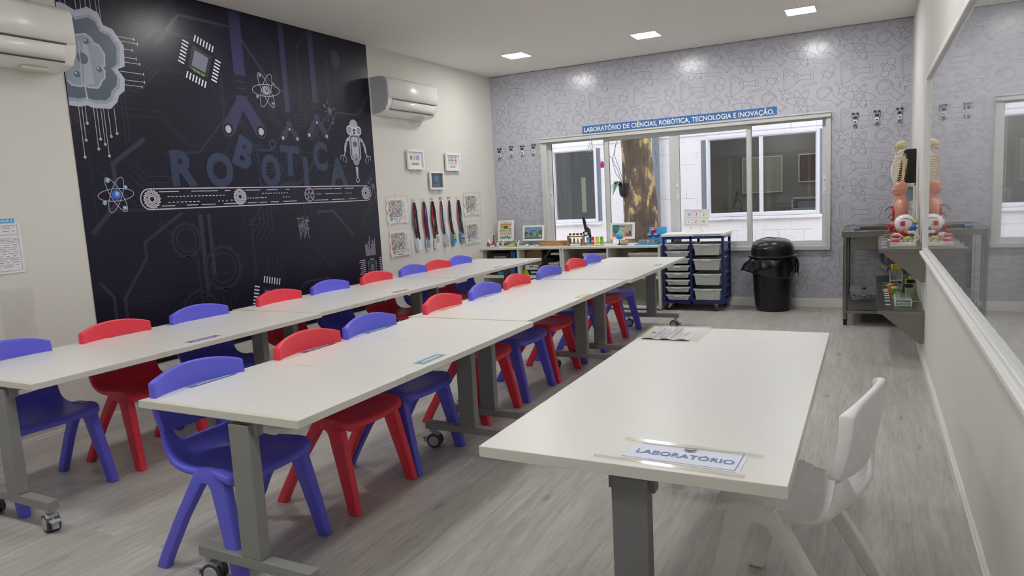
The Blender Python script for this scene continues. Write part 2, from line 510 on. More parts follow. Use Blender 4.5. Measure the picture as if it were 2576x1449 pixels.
# flat artwork: every piece is laid at its own thin layer on a plane
class Art:
    def __init__(s, mapping, keep=None):
        s.cnt = 0; s.mb = MB(); s.keep = keep; s.lay = 1
        s.map = lambda u, v, l: mapping(u, v, l + .035 * (s.cnt % 11))
    def poly(s, pts, mt, lay=None):
        s.cnt += 1
        if s.keep and not all(s.keep(*p) for p in pts): return
        l = s.lay if lay is None else lay
        s.mb.add([s.map(p[0], p[1], l) for p in pts], [tuple(range(len(pts)))], mt)
    def rect(s, x0, y0, x1, y1, mt, lay=None): s.poly([(x0, y0), (x1, y0), (x1, y1), (x0, y1)], mt, lay)
    def line(s, pts, w, mt, lay=None, closed=False, step=None):
        s.cnt += 1
        if closed: pts = list(pts) + [pts[0], pts[1]]
        if step:
            q = [pts[0]]
            for a, b in zip(pts, pts[1:]):
                d = math.hypot(b[0] - a[0], b[1] - a[1]); k = max(1, int(d / step))
                q += [(a[0] + (b[0] - a[0]) * i / k, a[1] + (b[1] - a[1]) * i / k) for i in range(1, k + 1)]
            pts = q
        L_ = []; n = len(pts)
        for i, p in enumerate(pts):
            a = pts[max(i - 1, 0)]; b = pts[min(i + 1, n - 1)]
            d1 = (p[0] - a[0], p[1] - a[1]); d2 = (b[0] - p[0], b[1] - p[1])
            l1 = math.hypot(*d1) or 1; l2 = math.hypot(*d2) or 1
            tx = d1[0] / l1 + d2[0] / l2; ty = d1[1] / l1 + d2[1] / l2
            if i == 0: tx, ty = d2[0] / l2, d2[1] / l2
            if i == n - 1: tx, ty = d1[0] / l1, d1[1] / l1
            l = math.hypot(tx, ty) or 1; tx /= l; ty /= l
            k = 1.
            if 0 < i < n - 1:
                c = abs(tx * d1[0] / l1 + ty * d1[1] / l1); k = 1 / max(c, .5)
            L_.append(((p[0] - ty * w / 2 * k, p[1] + tx * w / 2 * k), (p[0] + ty * w / 2 * k, p[1] - tx * w / 2 * k)))
        l = s.lay if lay is None else lay
        for i in range(1 if closed else 0, len(L_) - 1):
            q = [L_[i][0], L_[i][1], L_[i + 1][1], L_[i + 1][0]]
            if s.keep and not all(s.keep(*p) for p in q): continue
            s.mb.add([s.map(p[0], p[1], l) for p in q], [(0, 1, 2, 3)], mt)
    def ell(s, cx, cy, a, b, ang=0., n=28, a0=0., a1=360.):
        c_, s_ = cos(R(ang)), sin(R(ang)); out = []
        for i in range(n + 1):
            t = R(a0 + (a1 - a0) * i / n); x = a * cos(t); y = b * sin(t)
            out.append((cx + x * c_ - y * s_, cy + x * s_ + y * c_))
        return out
    def ring(s, cx, cy, a, w, mt, b=None, ang=0., n=28, lay=None): s.line(s.ell(cx, cy, a, b or a, ang, n), w, mt, lay)
    def disc(s, cx, cy, a, mt, b=None, ang=0., n=20, lay=None): s.poly(s.ell(cx, cy, a, b or a, ang, n)[:-1], mt, lay)
    def text(s, txt, cx, cy, h, mt, align='CENTER', bold=0., rot=0., sx=1., lay=None, spacing=1., fitw=None):
        vs_, fs = glyphs(txt, bold, spacing); s.cnt += 1
        if not vs_: return
        x0 = min(v[0] for v in vs_); x1 = max(v[0] for v in vs_)
        k = h / CAP; kx = k * sx
        if fitw: kx = fitw / (x1 - x0)
        ox = -(x0 + x1) / 2 if align == 'CENTER' else -x0
        c_, s_ = cos(R(rot)), sin(R(rot)); l = s.lay if lay is None else lay
        pts = []
        for v in vs_:
            x = (v[0] + ox) * kx; y = v[1] * k - h / 2
            pts.append(s.map(cx + x * c_ - y * s_, cy + x * s_ + y * c_, l))
        s.mb.add(pts, fs, mt)
    def build(s, name, parent=None): return s.mb.build(name, parent, smooth=False)

CAP = .73
_gl = {}
def glyphs(txt, bold, spacing):
    key = (txt, bold, spacing)
    if key not in _gl:
        cu = bpy.data.curves.new('lettering', 'FONT'); cu.body = txt; cu.offset = bold; cu.space_character = spacing; cu.resolution_u = 4
        ob = bpy.data.objects.new('lettering', cu); scn.collection.objects.link(ob)
        dg = bpy.context.evaluated_depsgraph_get(); dg.update()
        me = bpy.data.meshes.new_from_object(ob.evaluated_get(dg))
        _gl[key] = ([tuple(v.co[:2]) for v in me.vertices], [tuple(p.vertices) for p in me.polygons])
        bpy.data.objects.remove(ob); bpy.data.curves.remove(cu); bpy.data.meshes.remove(me)
    return _gl[key]
glassmat('tape_film', 'fbf9f0', 2.0, .12, .14, 'e2ddca')

# ------------------------------------------------------------------ room shell
Y0 = .0
o = MB().box((-.2, REAR, -.1), (W + .2, .16, 0), 'floor_planks').build('floor', smooth=False); struct(o)
ceil_mb = MB().box((-.2, REAR, H), (W + .2, .16, H + .1), 'ceiling_paint')
struct(ceil_mb.build('ceiling', smooth=False))
struct(MB().box((-.2, REAR, 0), (0, .16, H), 'wall_paint').build('wall_left', smooth=False))
struct(MB().box((W, REAR, 0), (W + .2, .16, H), 'wall_paint_right').build('wall_right', smooth=False))
struct(MB().box((-.2, REAR - .15, 0), (W + .2, REAR, H), 'wall_paint').build('wall_rear', smooth=False))

WX0, WX1, WZ0, WZ1 = .70, 3.77, .625, 1.925
wb = MB()
wb.box((0, 0, 0), (WX0, .16, H), 'wallpaper'); wb.box((WX1, 0, 0), (W, .16, H), 'wallpaper')
wb.box((WX0, 0, 0), (WX1, .16, WZ0), 'wallpaper'); wb.box((WX0, 0, WZ1), (WX1, .16, H), 'wallpaper')

def keepw(u, v):
    if u < .003 or u > W - .003 or v < .092 or v > H - .004: return False
    return not (WX0 < u < WX1 and WZ0 < v < WZ1)
wa = Art(lambda u, v, l: (u, -.0005 * l, v), keepw); wa.mb = wb
TU, TV = .5215, .4515
def cvt(X, Y):
    return (.404 + (X - 500 - (Y - 330) * .0515) * .00104, 1.626 - (Y - 330) * .00093 - (X - 500) * .00005)
LW = .0036
def tile(du, dv):
    A = wa; st = .03
    def P(X, Y):
        p = cvt(X, Y); return (p[0] + du, p[1] + dv)
    def path(pts, mt='wallpaper_line', w=LW, closed=False): A.line([P(*p) for p in pts], w, mt, closed=closed, step=st)
    def circ(X, Y, r, mt='wallpaper_line', w=LW, rb=None, ang=0., n=18, a0=0., a1=360.):
        c = P(X, Y); A.line(A.ell(c[0], c[1], r * .00100, (rb or r) * .00096, ang, n, a0, a1), w, mt)
    # atom
    for a, b_, g in ((146, 44, -12), (128, 42, -66), (128, 42, 62)): circ(500, 330, a, rb=b_, ang=g, n=34)
    circ(500, 332, 27); circ(375, 298, 12, n=12); circ(538, 230, 12, n=12); circ(562, 428, 12, n=12)
    # round flask with a slanted neck
    circ(205, 282, 76, a0=-12, a1=282, n=24); circ(205, 282, 61, a0=25, a1=265, n=20)
    path([(278, 297), (282, 306), (360, 378)]); path([(220, 354), (248, 350), (322, 418)])
    path([(365, 362), (376, 372), (322, 428), (311, 418), (365, 362)])
    path([(200, 340), (204, 318), (246, 268), (268, 252)]); path([(200, 340), (226, 318), (262, 274), (268, 252)])
    for q in ((200, 238, 6), (222, 236, 5), (250, 244, 7), (186, 322, 4)): circ(*q, n=8, w=.0025)
    # small molecule
    circ(335, 220, 21); circ(295, 184, 13, n=12); circ(397, 236, 14, n=12); circ(330, 290, 13, n=12)
    path([(306, 193), (320, 205)]); path([(356, 225), (383, 233)]); path([(334, 241), (331, 277)]); path([(326, 241), (324, 277)], w=.002)
    # conical flask lying on its side
    path([(400, 458), (372, 450), (354, 462), (350, 490), (364, 660), (372, 682), (392, 686), (412, 672), (512, 582), (600, 588), (603, 592)])
    path([(400, 458), (505, 536), (598, 530)])
    path([(392, 472), (376, 466), (364, 480), (378, 655), (388, 668), (402, 658)], w=.0026)
    path([(392, 472), (470, 530)], w=.0026)
    path([(603, 522), (616, 520), (626, 555), (622, 590), (608, 594), (600, 588), (597, 530), (603, 522)])
    circ(472, 568, 15, rb=42, n=20)
    for q in ((380, 494, 6), (394, 492, 5), (404, 518, 9), (382, 538, 5), (448, 534, 6), (440, 546, 5)): circ(*q, n=9, w=.0025)
    # ring of four atoms
    circ(270, 516, 36, n=22); circ(225, 637, 33, n=22); circ(203, 549, 16, n=12); circ(292, 580, 16, n=12)
    for a, b_ in (((219, 541), (236, 531)), ((200, 566), (207, 608)), ((209, 564), (217, 606)), ((283, 551), (288, 564)), ((290, 548), (296, 563)), ((252, 617), (280, 592)), ((258, 624), (287, 598))): path([a, b_], w=.003)
    # helix
    for ph in (0, pi):
        path([(525 + 145 * t / 16, 650 - 1.6 * t + 17 * sin(2 * pi * t / 13 + ph)) for t in range(17)], w=.003)
    for t in (2.5, 4, 8.5, 10, 11): 
        x = 525 + 145 * t / 16; y = 650 - 1.6 * t; s_ = 17 * sin(2 * pi * t / 13)
        path([(x, y - s_), (x, y + s_)], 'wallpaper_line_pale', .002)
    # test tube
    T = 'wallpaper_line_pale'
    path([(745, 388), (622, 386), (604, 392), (596, 404), (604, 418), (622, 424), (742, 430)], T)
    path([(742, 384), (762, 384), (766, 408), (762, 434), (740, 434), (742, 384)], T)
    path([(706, 388), (702, 408), (706, 428)], T, .0025); path([(628, 392), (612, 398), (610, 410), (628, 418), (700, 424)], T, .002)
    for q in ((630, 404, 5), (655, 406, 6), (684, 402, 4)): circ(*q, mt=T, n=8, w=.002)
    circ(600, 486, 20, T, n=14); circ(631, 457, 9, T, n=9); circ(639, 496, 9, T, n=9)
for i in range(-2, 9):
    for j in range(-4, 4): tile(i * TU, j * TV)
for X_ in (1.22, 2.45, 3.67):                                       # seams between paper widths
    for z0, z1 in ((.09, WZ0), (WZ1, H)): wa.line([(X_, z0), (X_, z1)], .001, 'wallpaper_line_pale', lay=2)
struct(wb.build('wall_back', smooth=False))

# baseboards with a stepped top edge
def baseb(name, a, b, h, axis):
    m = MB()
    if axis == 'x':
        m.box((a, -.014, 0), (b, 0, h - .018), 'baseboard'); m.box((a, -.009, h - .018), (b, 0, h - .006), 'baseboard'); m.box((a, -.005, h - .006), (b, 0, h), 'baseboard')
    elif axis == 'l':
        m.box((0, a, 0), (.014, b, h - .018), 'baseboard'); m.box((0, a, h - .018), (.009, b, h - .006), 'baseboard'); m.box((0, a, h - .006), (.005, b, h), 'baseboard')
    else:
        m.box((W - .014, a, 0), (W, b, h - .018), 'baseboard'); m.box((W - .009, a, h - .018), (W, b, h - .006), 'baseboard'); m.box((W - .005, a, h - .006), (W, b, h), 'baseboard')
    struct(m.build(name, bevel=.0015, seg=1))
baseb('baseboard_back', .014, W - .014, .091, 'x')
baseb('baseboard_left', REAR, 0, .091, 'l')
baseb('baseboard_right', REAR, 0, .075, 'r')
# dark-coloured strip standing in for a shadow gap under the ceiling on the back wall
struct(MB().box((0, -.002, H - .004), (W, 0, H), 'ink_dark').build('shadow_gap_strip', smooth=False))

# ------------------------------------------------------------------ the window in the back wall
win = empty('window_1', (0, 0, 0)); struct(win)
f = MB()
f.frame((.667, -.022, .592), (3.802, .10, 1.95), (.06, .04, .045, .04), 'alu_white')
f.box((.66, -.05, 1.905), (3.81, -.02, 1.958), 'alu_white'); f.box((.66, -.06, 1.945), (3.81, -.02, 1.96), 'alu_white')
f.box((.66, -.035, .592), (3.81, -.02, .635), 'alu_white')
f.box((.655, -.03, .585), (.69, -.02, 1.95), 'alu_white'); f.box((3.775, -.03, .585), (3.81, -.02, 1.95), 'alu_white')
f.build('window_frame', win, bevel=.002)
def sash(x0, x1, y, z0, z1, wl, wr, wb_, wt, lockx=None):
    s = MB().frame((x0, y, z0), (x1, y + .03, z1), (wl, wr, wb_, wt), 'alu_white')
    s.frame((x0 + wl - .008, y + .004, z0 + wb_ - .008), (x1 - wr + .008, y + .026, z1 - wt + .008), .008, 'black_rubber')
    so = s.build('sash', win, bevel=.002)
    MB().box((x0 + wl, y + .013, z0 + wb_), (x1 - wr, y + .017, z1 - wt), 'pane_glass').build('pane', so, smooth=False)
    if lockx:
        l = MB().box((lockx - .012, y - .004, 1.16), (lockx + .012, y, 1.36), 'white')
        for zz in (1.175, 1.345): l.cyl((lockx, y - .006, zz), (lockx, y, zz), .004, 'black_rubber', n=8)
        l.box((lockx - .006, y - .007, 1.22), (lockx + .006, y, 1.30), 'off_white'); l.box((lockx - .003, y - .0085, 1.28), (lockx + .003, y, 1.295), 'black_rubber')
        l.build('lock', so)
sash(.725, 1.475, .045, .64, 1.925, .040, .055, .07, .035, .742)
sash(1.445, 2.25, .005, .637, 1.905, .050, .060, .055, .045)
sash(2.25, 3.045, .005, .637, 1.905, .050, .042, .055, .045, 2.275)
sash(3.005, 3.765, .045, .64, 1.925, .045, .036, .04, .035, 3.747)

# ------------------------------------------------------------------ courtyard outside
yard = MB().box((-14, .161, -.4), (16, 14, -.15), 'ground').build('ground', smooth=False); struct(yard)
YW = 4.0
cw = MB()
holes = [(-.97, -.11, .775, 2.09), (1.77, 3.47, .79, 2.085)]
xs = [-9, -.97, -.11, 1.77, 3.47, 12]
for a, b in zip(xs, xs[1:]):
    hh = [h_ for h_ in holes if abs(h_[0] - a) < 1e-6]
    if hh: cw.box((a, YW, -.2), (b, YW + .2, hh[0][2]), 'painted_block'); cw.box((a, YW, hh[0][3]), (b, YW + .2, 3.1), 'painted_block')
    else: cw.box((a, YW, -.2), (b, YW + .2, 3.1), 'painted_block')
struct(cw.build('wall_courtyard', smooth=False))
# plaster lintel band over the windows, roughly finished, and grey painted returns beside them
pm = MB(); pm.box((-1.1, YW - .02, 2.12), (3.62, YW, 2.36), 'painted_block'); pm.box((-1.02, YW - .05, .725), (-.06, YW, .772), 'painted_block'); pm.box((1.74, YW - .05, .735), (3.5, YW, .785), 'painted_block')
struct(pm.build('trim_2', bevel=.008))
gm = MB()
for x0, x1, z0, z1 in ((-.108, -.045, .79, 2.06), (1.69, 1.765, .80, 2.04), (3.475, 3.53, .79, 2.07)): gm.box((x0, YW - .006, z0), (x1, YW + .0, z1), 'grey_paint')
struct(gm.build('trim_3', smooth=False))

def farwin(name, x0, x1, z0, z1, splits):
    w = empty(name, (0, 0, 0)); struct(w)
    m = MB().frame((x0, YW - .03, z0), (x1, YW + .06, z1), .045, 'pvc_white')
    m.frame((x0 + .03, YW + .0, z0 + .03), (x1 - .03, YW + .05, z1 - .03), .03, 'pvc_white')
    for s_ in splits: m.box((s_ - .03, YW - .015, z0 + .045), (s_ + .03, YW + .045, z1 - .045), 'pvc_white')
    m.build('window_frame', w, bevel=.004)
    MB().box((x0 + .05, YW + .012, z0 + .05), (x1 - .05, YW + .016, z1 - .05), 'pane_far').build('pane', w, smooth=False)
farwin('window_2', -.968, -.112, .777, 2.088, [])
farwin('window_3', 1.772, 3.468, .792, 2.083, [2.62])
# the rooms behind those windows: dark, with what can be made out in them
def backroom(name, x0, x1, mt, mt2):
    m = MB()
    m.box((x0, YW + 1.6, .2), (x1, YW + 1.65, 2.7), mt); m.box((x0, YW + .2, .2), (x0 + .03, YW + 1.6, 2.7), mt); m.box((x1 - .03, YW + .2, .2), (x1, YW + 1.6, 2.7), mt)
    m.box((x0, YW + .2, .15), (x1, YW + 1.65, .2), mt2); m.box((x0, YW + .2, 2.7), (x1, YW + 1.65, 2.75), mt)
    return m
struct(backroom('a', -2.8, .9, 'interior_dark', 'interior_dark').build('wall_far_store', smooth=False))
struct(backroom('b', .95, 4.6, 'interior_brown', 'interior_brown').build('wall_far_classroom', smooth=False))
d1 = empty('door_1', (-1.36, YW + 1.58, .2)); struct(d1)
MB().box((.0, -.03, 0), (.82, .0, 2.05), 'door_teal').build('door_leaf', d1, bevel=.004)
MB().box((.34, -.04, .71), (.43, -.031, 1.41), 'door_pane_glow').build('vision_panel', d1)  # emission stands in for light coming through the door glass
MB().frame((-.06, -.04, 0), (.88, .015, 2.11), (.06, .06, .0, .06), 'interior_brown').build('door_frame', d1)
for k_, (x0, z0, x1, z1, mt) in enumerate(((2.1, 1.15, 2.75, 1.75, 'label_grey'), (3.05, 1.3, 3.35, 1.75, 'brown'), (3.5, 1.35, 3.8, 1.7, 'teal'))):
    tag(MB().box((x0, YW + 1.575, z0), (x1, YW + 1.598, z1), mt).frame((x0 - .02, YW + 1.57, z0 - .02), (x1 + .02, YW + 1.598, z1 + .02), .02, 'off_white').build('poster'),
        ['pale lined poster on the dim wall seen through the far right window', 'brown poster dimly seen inside the far right window', 'dark green poster dimly seen at right inside the far window'][k_], 'poster')
sh = empty('shelf_unit', (2.95, YW + 1.2, .2)); tag(sh, 'low pale shelf unit standing inside the room across the courtyard', 'shelf')
m = MB()
for z in (.0, .35, .62, .80): m.box((0, 0, z), (.9, .36, z + .025), 'off_white')
m.box((0, 0, 0), (.03, .36, .82), 'off_white'); m.box((.87, 0, 0), (.9, .36, .82), 'off_white'); m.build('carcass', sh)
MB().box((.1, .04, .645), (.8, .3, .76), 'ink_grey').build('box_row', sh)
mic = empty('microscope', (2.16, YW + .45, .45)); tag(mic, 'dark microscope silhouette inside the far right window', 'microscope')
m = MB().box((-.08, -.06, .30), (.08, .08, .33), 'ink_black').box((-.07, -.05, .45), (.07, .05, .465), 'ink_black'); m.build('base', mic)
MB().tube([(.05, 0, .33), (.09, 0, .45), (.07, 0, .58), (.0, 0, .66)], .018, 'ink_black').build('arm', mic)
MB().cyl((-.04, 0, .48), (.03, 0, .74), .02, 'ink_black').build('eyepiece', mic)
MB().box((1.7, YW + .25, .2), (4.3, YW + .9, .78), 'interior_brown').build('counter'); tag(bpy.data.objects['counter'], 'dim counter running below the far right window', 'counter')

# tree trunk, pot with orchid, drain pipe
tr = empty('tree', (0, 2.5, -.15)); tag(tr, 'thick tree trunk with peeling patchy bark outside the window', 'tree')
rings = []
for i in range(33):
    z = i / 32 * 3.8
    cx = 1.135 - .035 * z; r = .232 + .02 * sin(z * 2.1) + .10 * math.exp(-z * 3.2)
    ring = []
    for k in range(40):
        a = 2 * pi * k / 40
        rr = r * (1 + .035 * sin(3 * a + z * 1.3) + .02 * sin(7 * a + z * .8) + .012 * sin(13 * a))
        ring.append((cx + rr * cos(a), rr * sin(a), z))
    rings.append(ring)
MB().loft(rings, 'bark').build('trunk', tr, angle=80)
br = MB().tube([(1.0, -.05, 3.3), (.7, -.1, 3.5), (.3, -.2, 3.6), (-.1, -.3, 3.55)], [.07, .05, .035, .02], 'bark'); br.build('branch', tr)
def sprig(name, x, y, z, n, label, seed, drop=.5):
    rnd = random.Random(seed); m = MB(); l = MB()
    for s_ in range(3):
        p = [(x + rnd.uniform(-.05, .05), y + rnd.uniform(-.05, .05), z + .3)]
        for i in range(6): p.append((p[-1][0] + rnd.uniform(-.03, .03), p[-1][1] + rnd.uniform(-.02, .02), p[-1][2] - drop / 6))
        m.tube(p, .003, 'stem', n=5)
        for q in p[2:]:
            for k in range(n):
                a = rnd.uniform(0, 2 * pi); ln = rnd.uniform(.035, .06)
                dx, dy, dz = cos(a) * ln, sin(a) * ln * .7, rnd.uniform(-.03, .01)
                w_ = .011
                c0 = Vector(q); c1 = c0 + Vector((dx, dy, dz)); sd = Vector((-dy, dx, .005)).normalized() * w_
                l.add([c0, (c0 + c1) / 2 + sd, c1, (c0 + c1) / 2 - sd], [(0, 1, 2, 3)], 'leaf_light')
    m.tube([(x, y, z + .3), (x, 3.6 + (y - 3.6) * .3, 2.9), (x, 3.97, 3.08), (x, 4.1, 3.11)], .005, 'stem', n=5)
    e = empty(name, (0, 0, 0)); tag(e, label, 'foliage'); m.build('stem', e); l.build('leaves', e, smooth=False)
sprig('hanging_sprig', -.05, 3.6, 1.95, 3, 'small green sprig hanging over the far left window', 3, .38)
sprig('hanging_sprig', 1.15, 3.0, 1.95, 3, 'drooping green sprig left of the far right window', 5, .62)
oc = empty('potted_orchid', (.90, 2.36, 1.20)); tag(oc, 'orchid in a black pot tied to the tree trunk', 'orchid')
MB().lathe((.03, 0, 0), [(.07, 0), (.10, .05), (.115, .20), (.10, .205), (.095, .17)], 'black_plastic').build('pot', oc)
m = MB()
for a, ln, dz in ((200, .17, -.13), (225, .15, -.05), (160, .13, -.10), (250, .16, -.17), (180, .10, .04)):
    base = Vector((-.02, -.02, .19)); d = Vector((cos(R(a)), sin(R(a)) * .5 - .2, 0)).normalized(); side = Vector((-d.y, d.x, 0)) * .05
    mid = base + d * ln * .6 + Vector((0, 0, .05)); tip = base + d * ln * 1.35 + Vector((0, 0, dz))
    m.add([base - side * .3, base + side * .3, mid + side, tip, mid - side, mid + Vector((0, 0, -.01))], [(0, 1, 2, 5), (0, 5, 4), (2, 3, 5), (3, 4, 5)], 'leaf')
fixnormals(m.build('leaves', oc))
m = MB()
for pts in (((-.03, 0, .2), (-.08, -.02, .40), (-.17, -.04, .60), (-.27, -.05, .66)), ((0, 0, .2), (-.06, -.03, .45), (-.12, -.04, .62), (-.10, -.03, .78)), ((.0, 0, .2), (-.1, -.05, .35), (-.16, -.03, .55), (-.06, -.02, .9))): m.tube(pts, .004, 'stem', n=5)
m.build('stem', oc)
m = MB()
for a in range(5):
    t = R(a * 72 + 20); m.ball((-.31 + .024 * cos(t), -.055, .5 + .03 * sin(t)), (.022, .008, .026), 'magenta', 8, 6)
m.ball((-.31, -.065, .5), .009, 'magenta', 8, 6); m.build('blossom', oc)
tag(MB().tube([(.965, 3.90, -.15), (.965, 3.90, 3.0)], .062, 'grey_paint', n=12).build('drain_pipe'), 'grey drain pipe running up the white block wall behind the tree', 'pipe')

# ------------------------------------------------------------------ lettered sign over the window
sg = MB().prism([(1.187, 1.968), (3.308, 1.978), (3.306, 2.058), (1.189, 2.055)], -.004, -.001, 'sign_blue')
A = Art(lambda u, v, l: (u, -.0042 - .0004 * l, v)); A.mb = sg
A.text('LABORATÓRIO DE CIÊNCIAS, ROBÓTICA, TECNOLOGIA E INOVAÇÃO.', 2.247, 2.0125, .052, 'white', bold=.02, fitw=2.07)
tag(sg.build('wall_sign', smooth=False), 'long blue sign with white lettering above the window', 'sign')
# unseen fill lights added to brighten the rooms across the courtyard
for nm, loc, en in (('store_fill', (-1.2, YW + .9, 2.6), .5), ('classroom_fill', (2.9, YW + .9, 2.6), 9.0)):
    ld = bpy.data.lights.new(nm, 'AREA'); ld.energy = en; ld.size = .5; lo_ = bpy.data.objects.new(nm, ld); lo_.location = loc; scn.collection.objects.link(lo_)

# ------------------------------------------------------------------ printed mural on the left wall
mat('mural_navy', '1a1829', .33, spec=.30, bump=(90, .02), var=(1.2, .10))
mat('mu_trace', '292a3e', .36); mat('mu_trace2', '242536', .36); mat('mu_trace3', '282b42', .36)
mat('mu_letter', '283451', .36); mat('mu_arm', '2a2a50', .36); mat('mu_arm2', '31315a', .36)
mat('mu_line', 'b9b6c6', .4); mat('mu_pale', 'a9adbf', .4); mat('mu_edge', 'b6b9cc', .4); mat('mu_mid', '8f98ac', .4)
mat('mu_slate', '4d596b', .4); mat('mu_dark', '2c3442', .4); mat('mu_chip', '6e7182', .4); mat('mu_green', '6fae3c', .4)
mat('mu_gear', '9a98a4', .4); mat('mu_mol', '5a5b6c', .4); mat('mu_white', 'dcd8e2', .4); mat('mu_sky', '7fb2dc', .4); mat('mu_blue', '3a62c0', .4); mat('mu_ghost', '1d1f2b', .36)
MY0, MY1, MZ0 = -5.176, -2.367, .323
mu = MB().box((.0005, MY0, MZ0), (.004, MY1, H - .001), 'mural_navy')
def keepm(u, v): return MY0 + .001 < u < MY1 - .001 and MZ0 + .001 < v < H - .003
A = Art(lambda u, v, l: (.0041 + .0003 * l, u, v), keepm); A.mb = mu
rnd = random.Random(11)
# faint circuit traces, bundles of parallel runs with 45 degree bends
for b_ in range(46):
    x, z = rnd.uniform(MY0, MY1), rnd.uniform(MZ0, H); n = rnd.choice((1, 2, 3, 4)); gap = rnd.choice((.02, .03, .045))
    w_ = rnd.choice((.003, .004, .004, .006)); mt = rnd.choice(('mu_trace', 'mu_trace2', 'mu_trace2'))
    d = rnd.choice((0, 45, 90, 135, 180, 225, 270, 315)); pts = [(0, 0)]; a = d
    for s_ in range(rnd.randint(2, 5)):
        ln = rnd.uniform(.12, .5); pts.append((pts[-1][0] + ln * cos(R(a)), pts[-1][1] + ln * sin(R(a)))); a += rnd.choice((-45, 45))
    for k in range(n):
        ox, oz = -sin(R(d + 22)) * gap * k, cos(R(d + 22)) * gap * k
        A.line([(x + p[0] + ox, z + p[1] + oz) for p in pts], w_, mt, lay=1, step=.04)
for pts, w_ in (([(-5.17, 1.16), (-4.95, 1.38), (-4.95, 1.62), (-4.72, 1.78)], .03), ([(-5.1, .45), (-4.98, .62), (-4.98, .78), (-4.80, 1.02), (-4.80, 1.12), (-4.5, 1.3)], .022), ([(-4.47, 2.5), (-4.36, 2.62), (-3.9, 2.62), (-3.62, 2.3), (-3.45, 2.2)], .02), ([(-4.36, 1.28), (-4.36, .70)], .035), ([(-4.29, 1.28), (-4.29, .85)], .03), ([(-3.0, 1.9), (-2.85, 2.1), (-2.55, 2.1), (-2.4, 2.3)], .016), ([(-3.2, 1.25), (-3.0, 1.25), (-2.75, 1.02)], .02), ([(-5.17, .95), (-5.05, .80), (-5.05, .50)], .02), ([(-3.86, .62), (-3.78, .55), (-3.55, .55), (-3.4, .68), (-3.1, .68)], .018)):
    A.line(pts, w_, 'mu_trace3' if w_ > .025 else 'mu_trace', lay=2, step=.05)
# ghosted cog wheels low on the panel
def cog(cx, cz, r, teeth, mt, mt2=None, holes=True, lw=.006, lay=5, ghost=False):
    pts = []
    for i in range(teeth * 4):
        a = 2 * pi * (i + .5) / (teeth * 4); rr = r if (i % 4) < 2 else r * .86
        pts.append((cx + rr * cos(a), cz + rr * sin(a)))
    A.poly(pts, mt, lay); A.line(pts, lw, mt2 or mt, lay + 1, closed=True)
for cx, cz, r in ((-4.49, 1.11, .11), (-4.21, .89, .15), (-4.44, .62, .13)):
    A.ring(cx, cz, r, .02, 'mu_ghost', lay=3); A.ring(cx, cz, r * .72, .012, 'mu_ghost', lay=3)
    for k in range(12):
        t = 2 * pi * k / 12; A.line([(cx + r * cos(t), cz + r * sin(t)), (cx + r * 1.16 * cos(t), cz + r * 1.16 * sin(t))], .03, 'mu_ghost', lay=3)
# the brain-shaped gear in the upper left corner
outer = [(-5.175, 2.56), (-5.173, 2.53), (-5.138, 2.533), (-5.067, 2.505), (-4.994, 2.54), (-4.929, 2.52), (-4.905, 2.452), (-4.848, 2.438), (-4.815, 2.392), (-4.785, 2.348), (-4.795, 2.222), (-4.845, 2.2), (-4.805, 2.147), (-4.815, 2.072), (-4.855, 2.04), (-4.872, 1.998), (-4.92, 1.952), (-5.03, 1.948), (-5.068, 1.96), (-5.109, 1.948), (-5.175, 1.952)]
inner = [(-5.175, 2.47), (-5.12, 2.478), (-5.07, 2.45), (-5.034, 2.465), (-4.998, 2.479), (-4.957, 2.463), (-4.93, 2.41), (-4.877, 2.394), (-4.835, 2.334), (-4.849, 2.226), (-4.888, 2.198), (-4.855, 2.153), (-4.866, 2.099), (-4.903, 2.062), (-4.914, 2.027), (-4.946, 2.001), (-5.025, 1.996), (-5.066, 2.009), (-5.104, 1.996), (-5.174, 1.998)]
brain = [(-5.174, 2.36), (-5.10, 2.36), (-5.046, 2.372), (-5.027, 2.379), (-4.994, 2.361), (-4.98, 2.334), (-4.95, 2.326), (-4.921, 2.279), (-4.927, 2.208), (-4.948, 2.2), (-4.931, 2.179), (-4.936, 2.136), (-4.96, 2.112), (-4.969, 2.091), (-4.988, 2.07), (-5.045, 2.067), (-5.067, 2.077), (-5.091, 2.068), (-5.145, 2.07), (-5.168, 2.096), (-5.175, 2.125)]
def clampm(p): return [(max(MY0 + .002, min(MY1 - .002, a)), min(H - .004, b)) for a, b in p]
A.poly(clampm(outer), 'mu_edge', 6)
sl = [(o_[0] * .5 + i_[0] * .5, o_[1] * .5 + i_[1] * .5) for o_, i_ in zip(outer[1:], inner)]
gcx, gcz = -5.06, 2.235
mid_ = [(gcx + (a - gcx) * (1.10 if a > -5.17 else 1.), gcz + (b - gcz) * 1.085) for a, b in inner]
A.poly(clampm(mid_), 'mu_mid', 7)
for k in range(1, len(inner) - 1):
    for t in (0, .5):
        p = tuple(inner[k][j] * (1 - t) + inner[k + 1][j] * t for j in (0, 1)); q = tuple(mid_[k][j] * (1 - t) + mid_[k + 1][j] * t for j in (0, 1)); A.line([p, q], .004, 'mu_edge', lay=8)
A.poly(clampm(inner), 'mu_slate', 9); A.poly(clampm(brain), 'mu_mid', 10); A.line(clampm(brain)[1:], .010, 'mu_edge', lay=11)
A.line([(-5.067, 2.077), (-5.06, 1.99)], .009, 'mu_edge', lay=11); A.poly([(-5.067, 2.08), (-5.05, 2.34), (-5.02, 2.34), (-5.005, 2.09)], 'mu_pale', 11); A.line([(-5.082, 2.08), (-5.07, 2.33)], .006, 'mu_edge', lay=12)
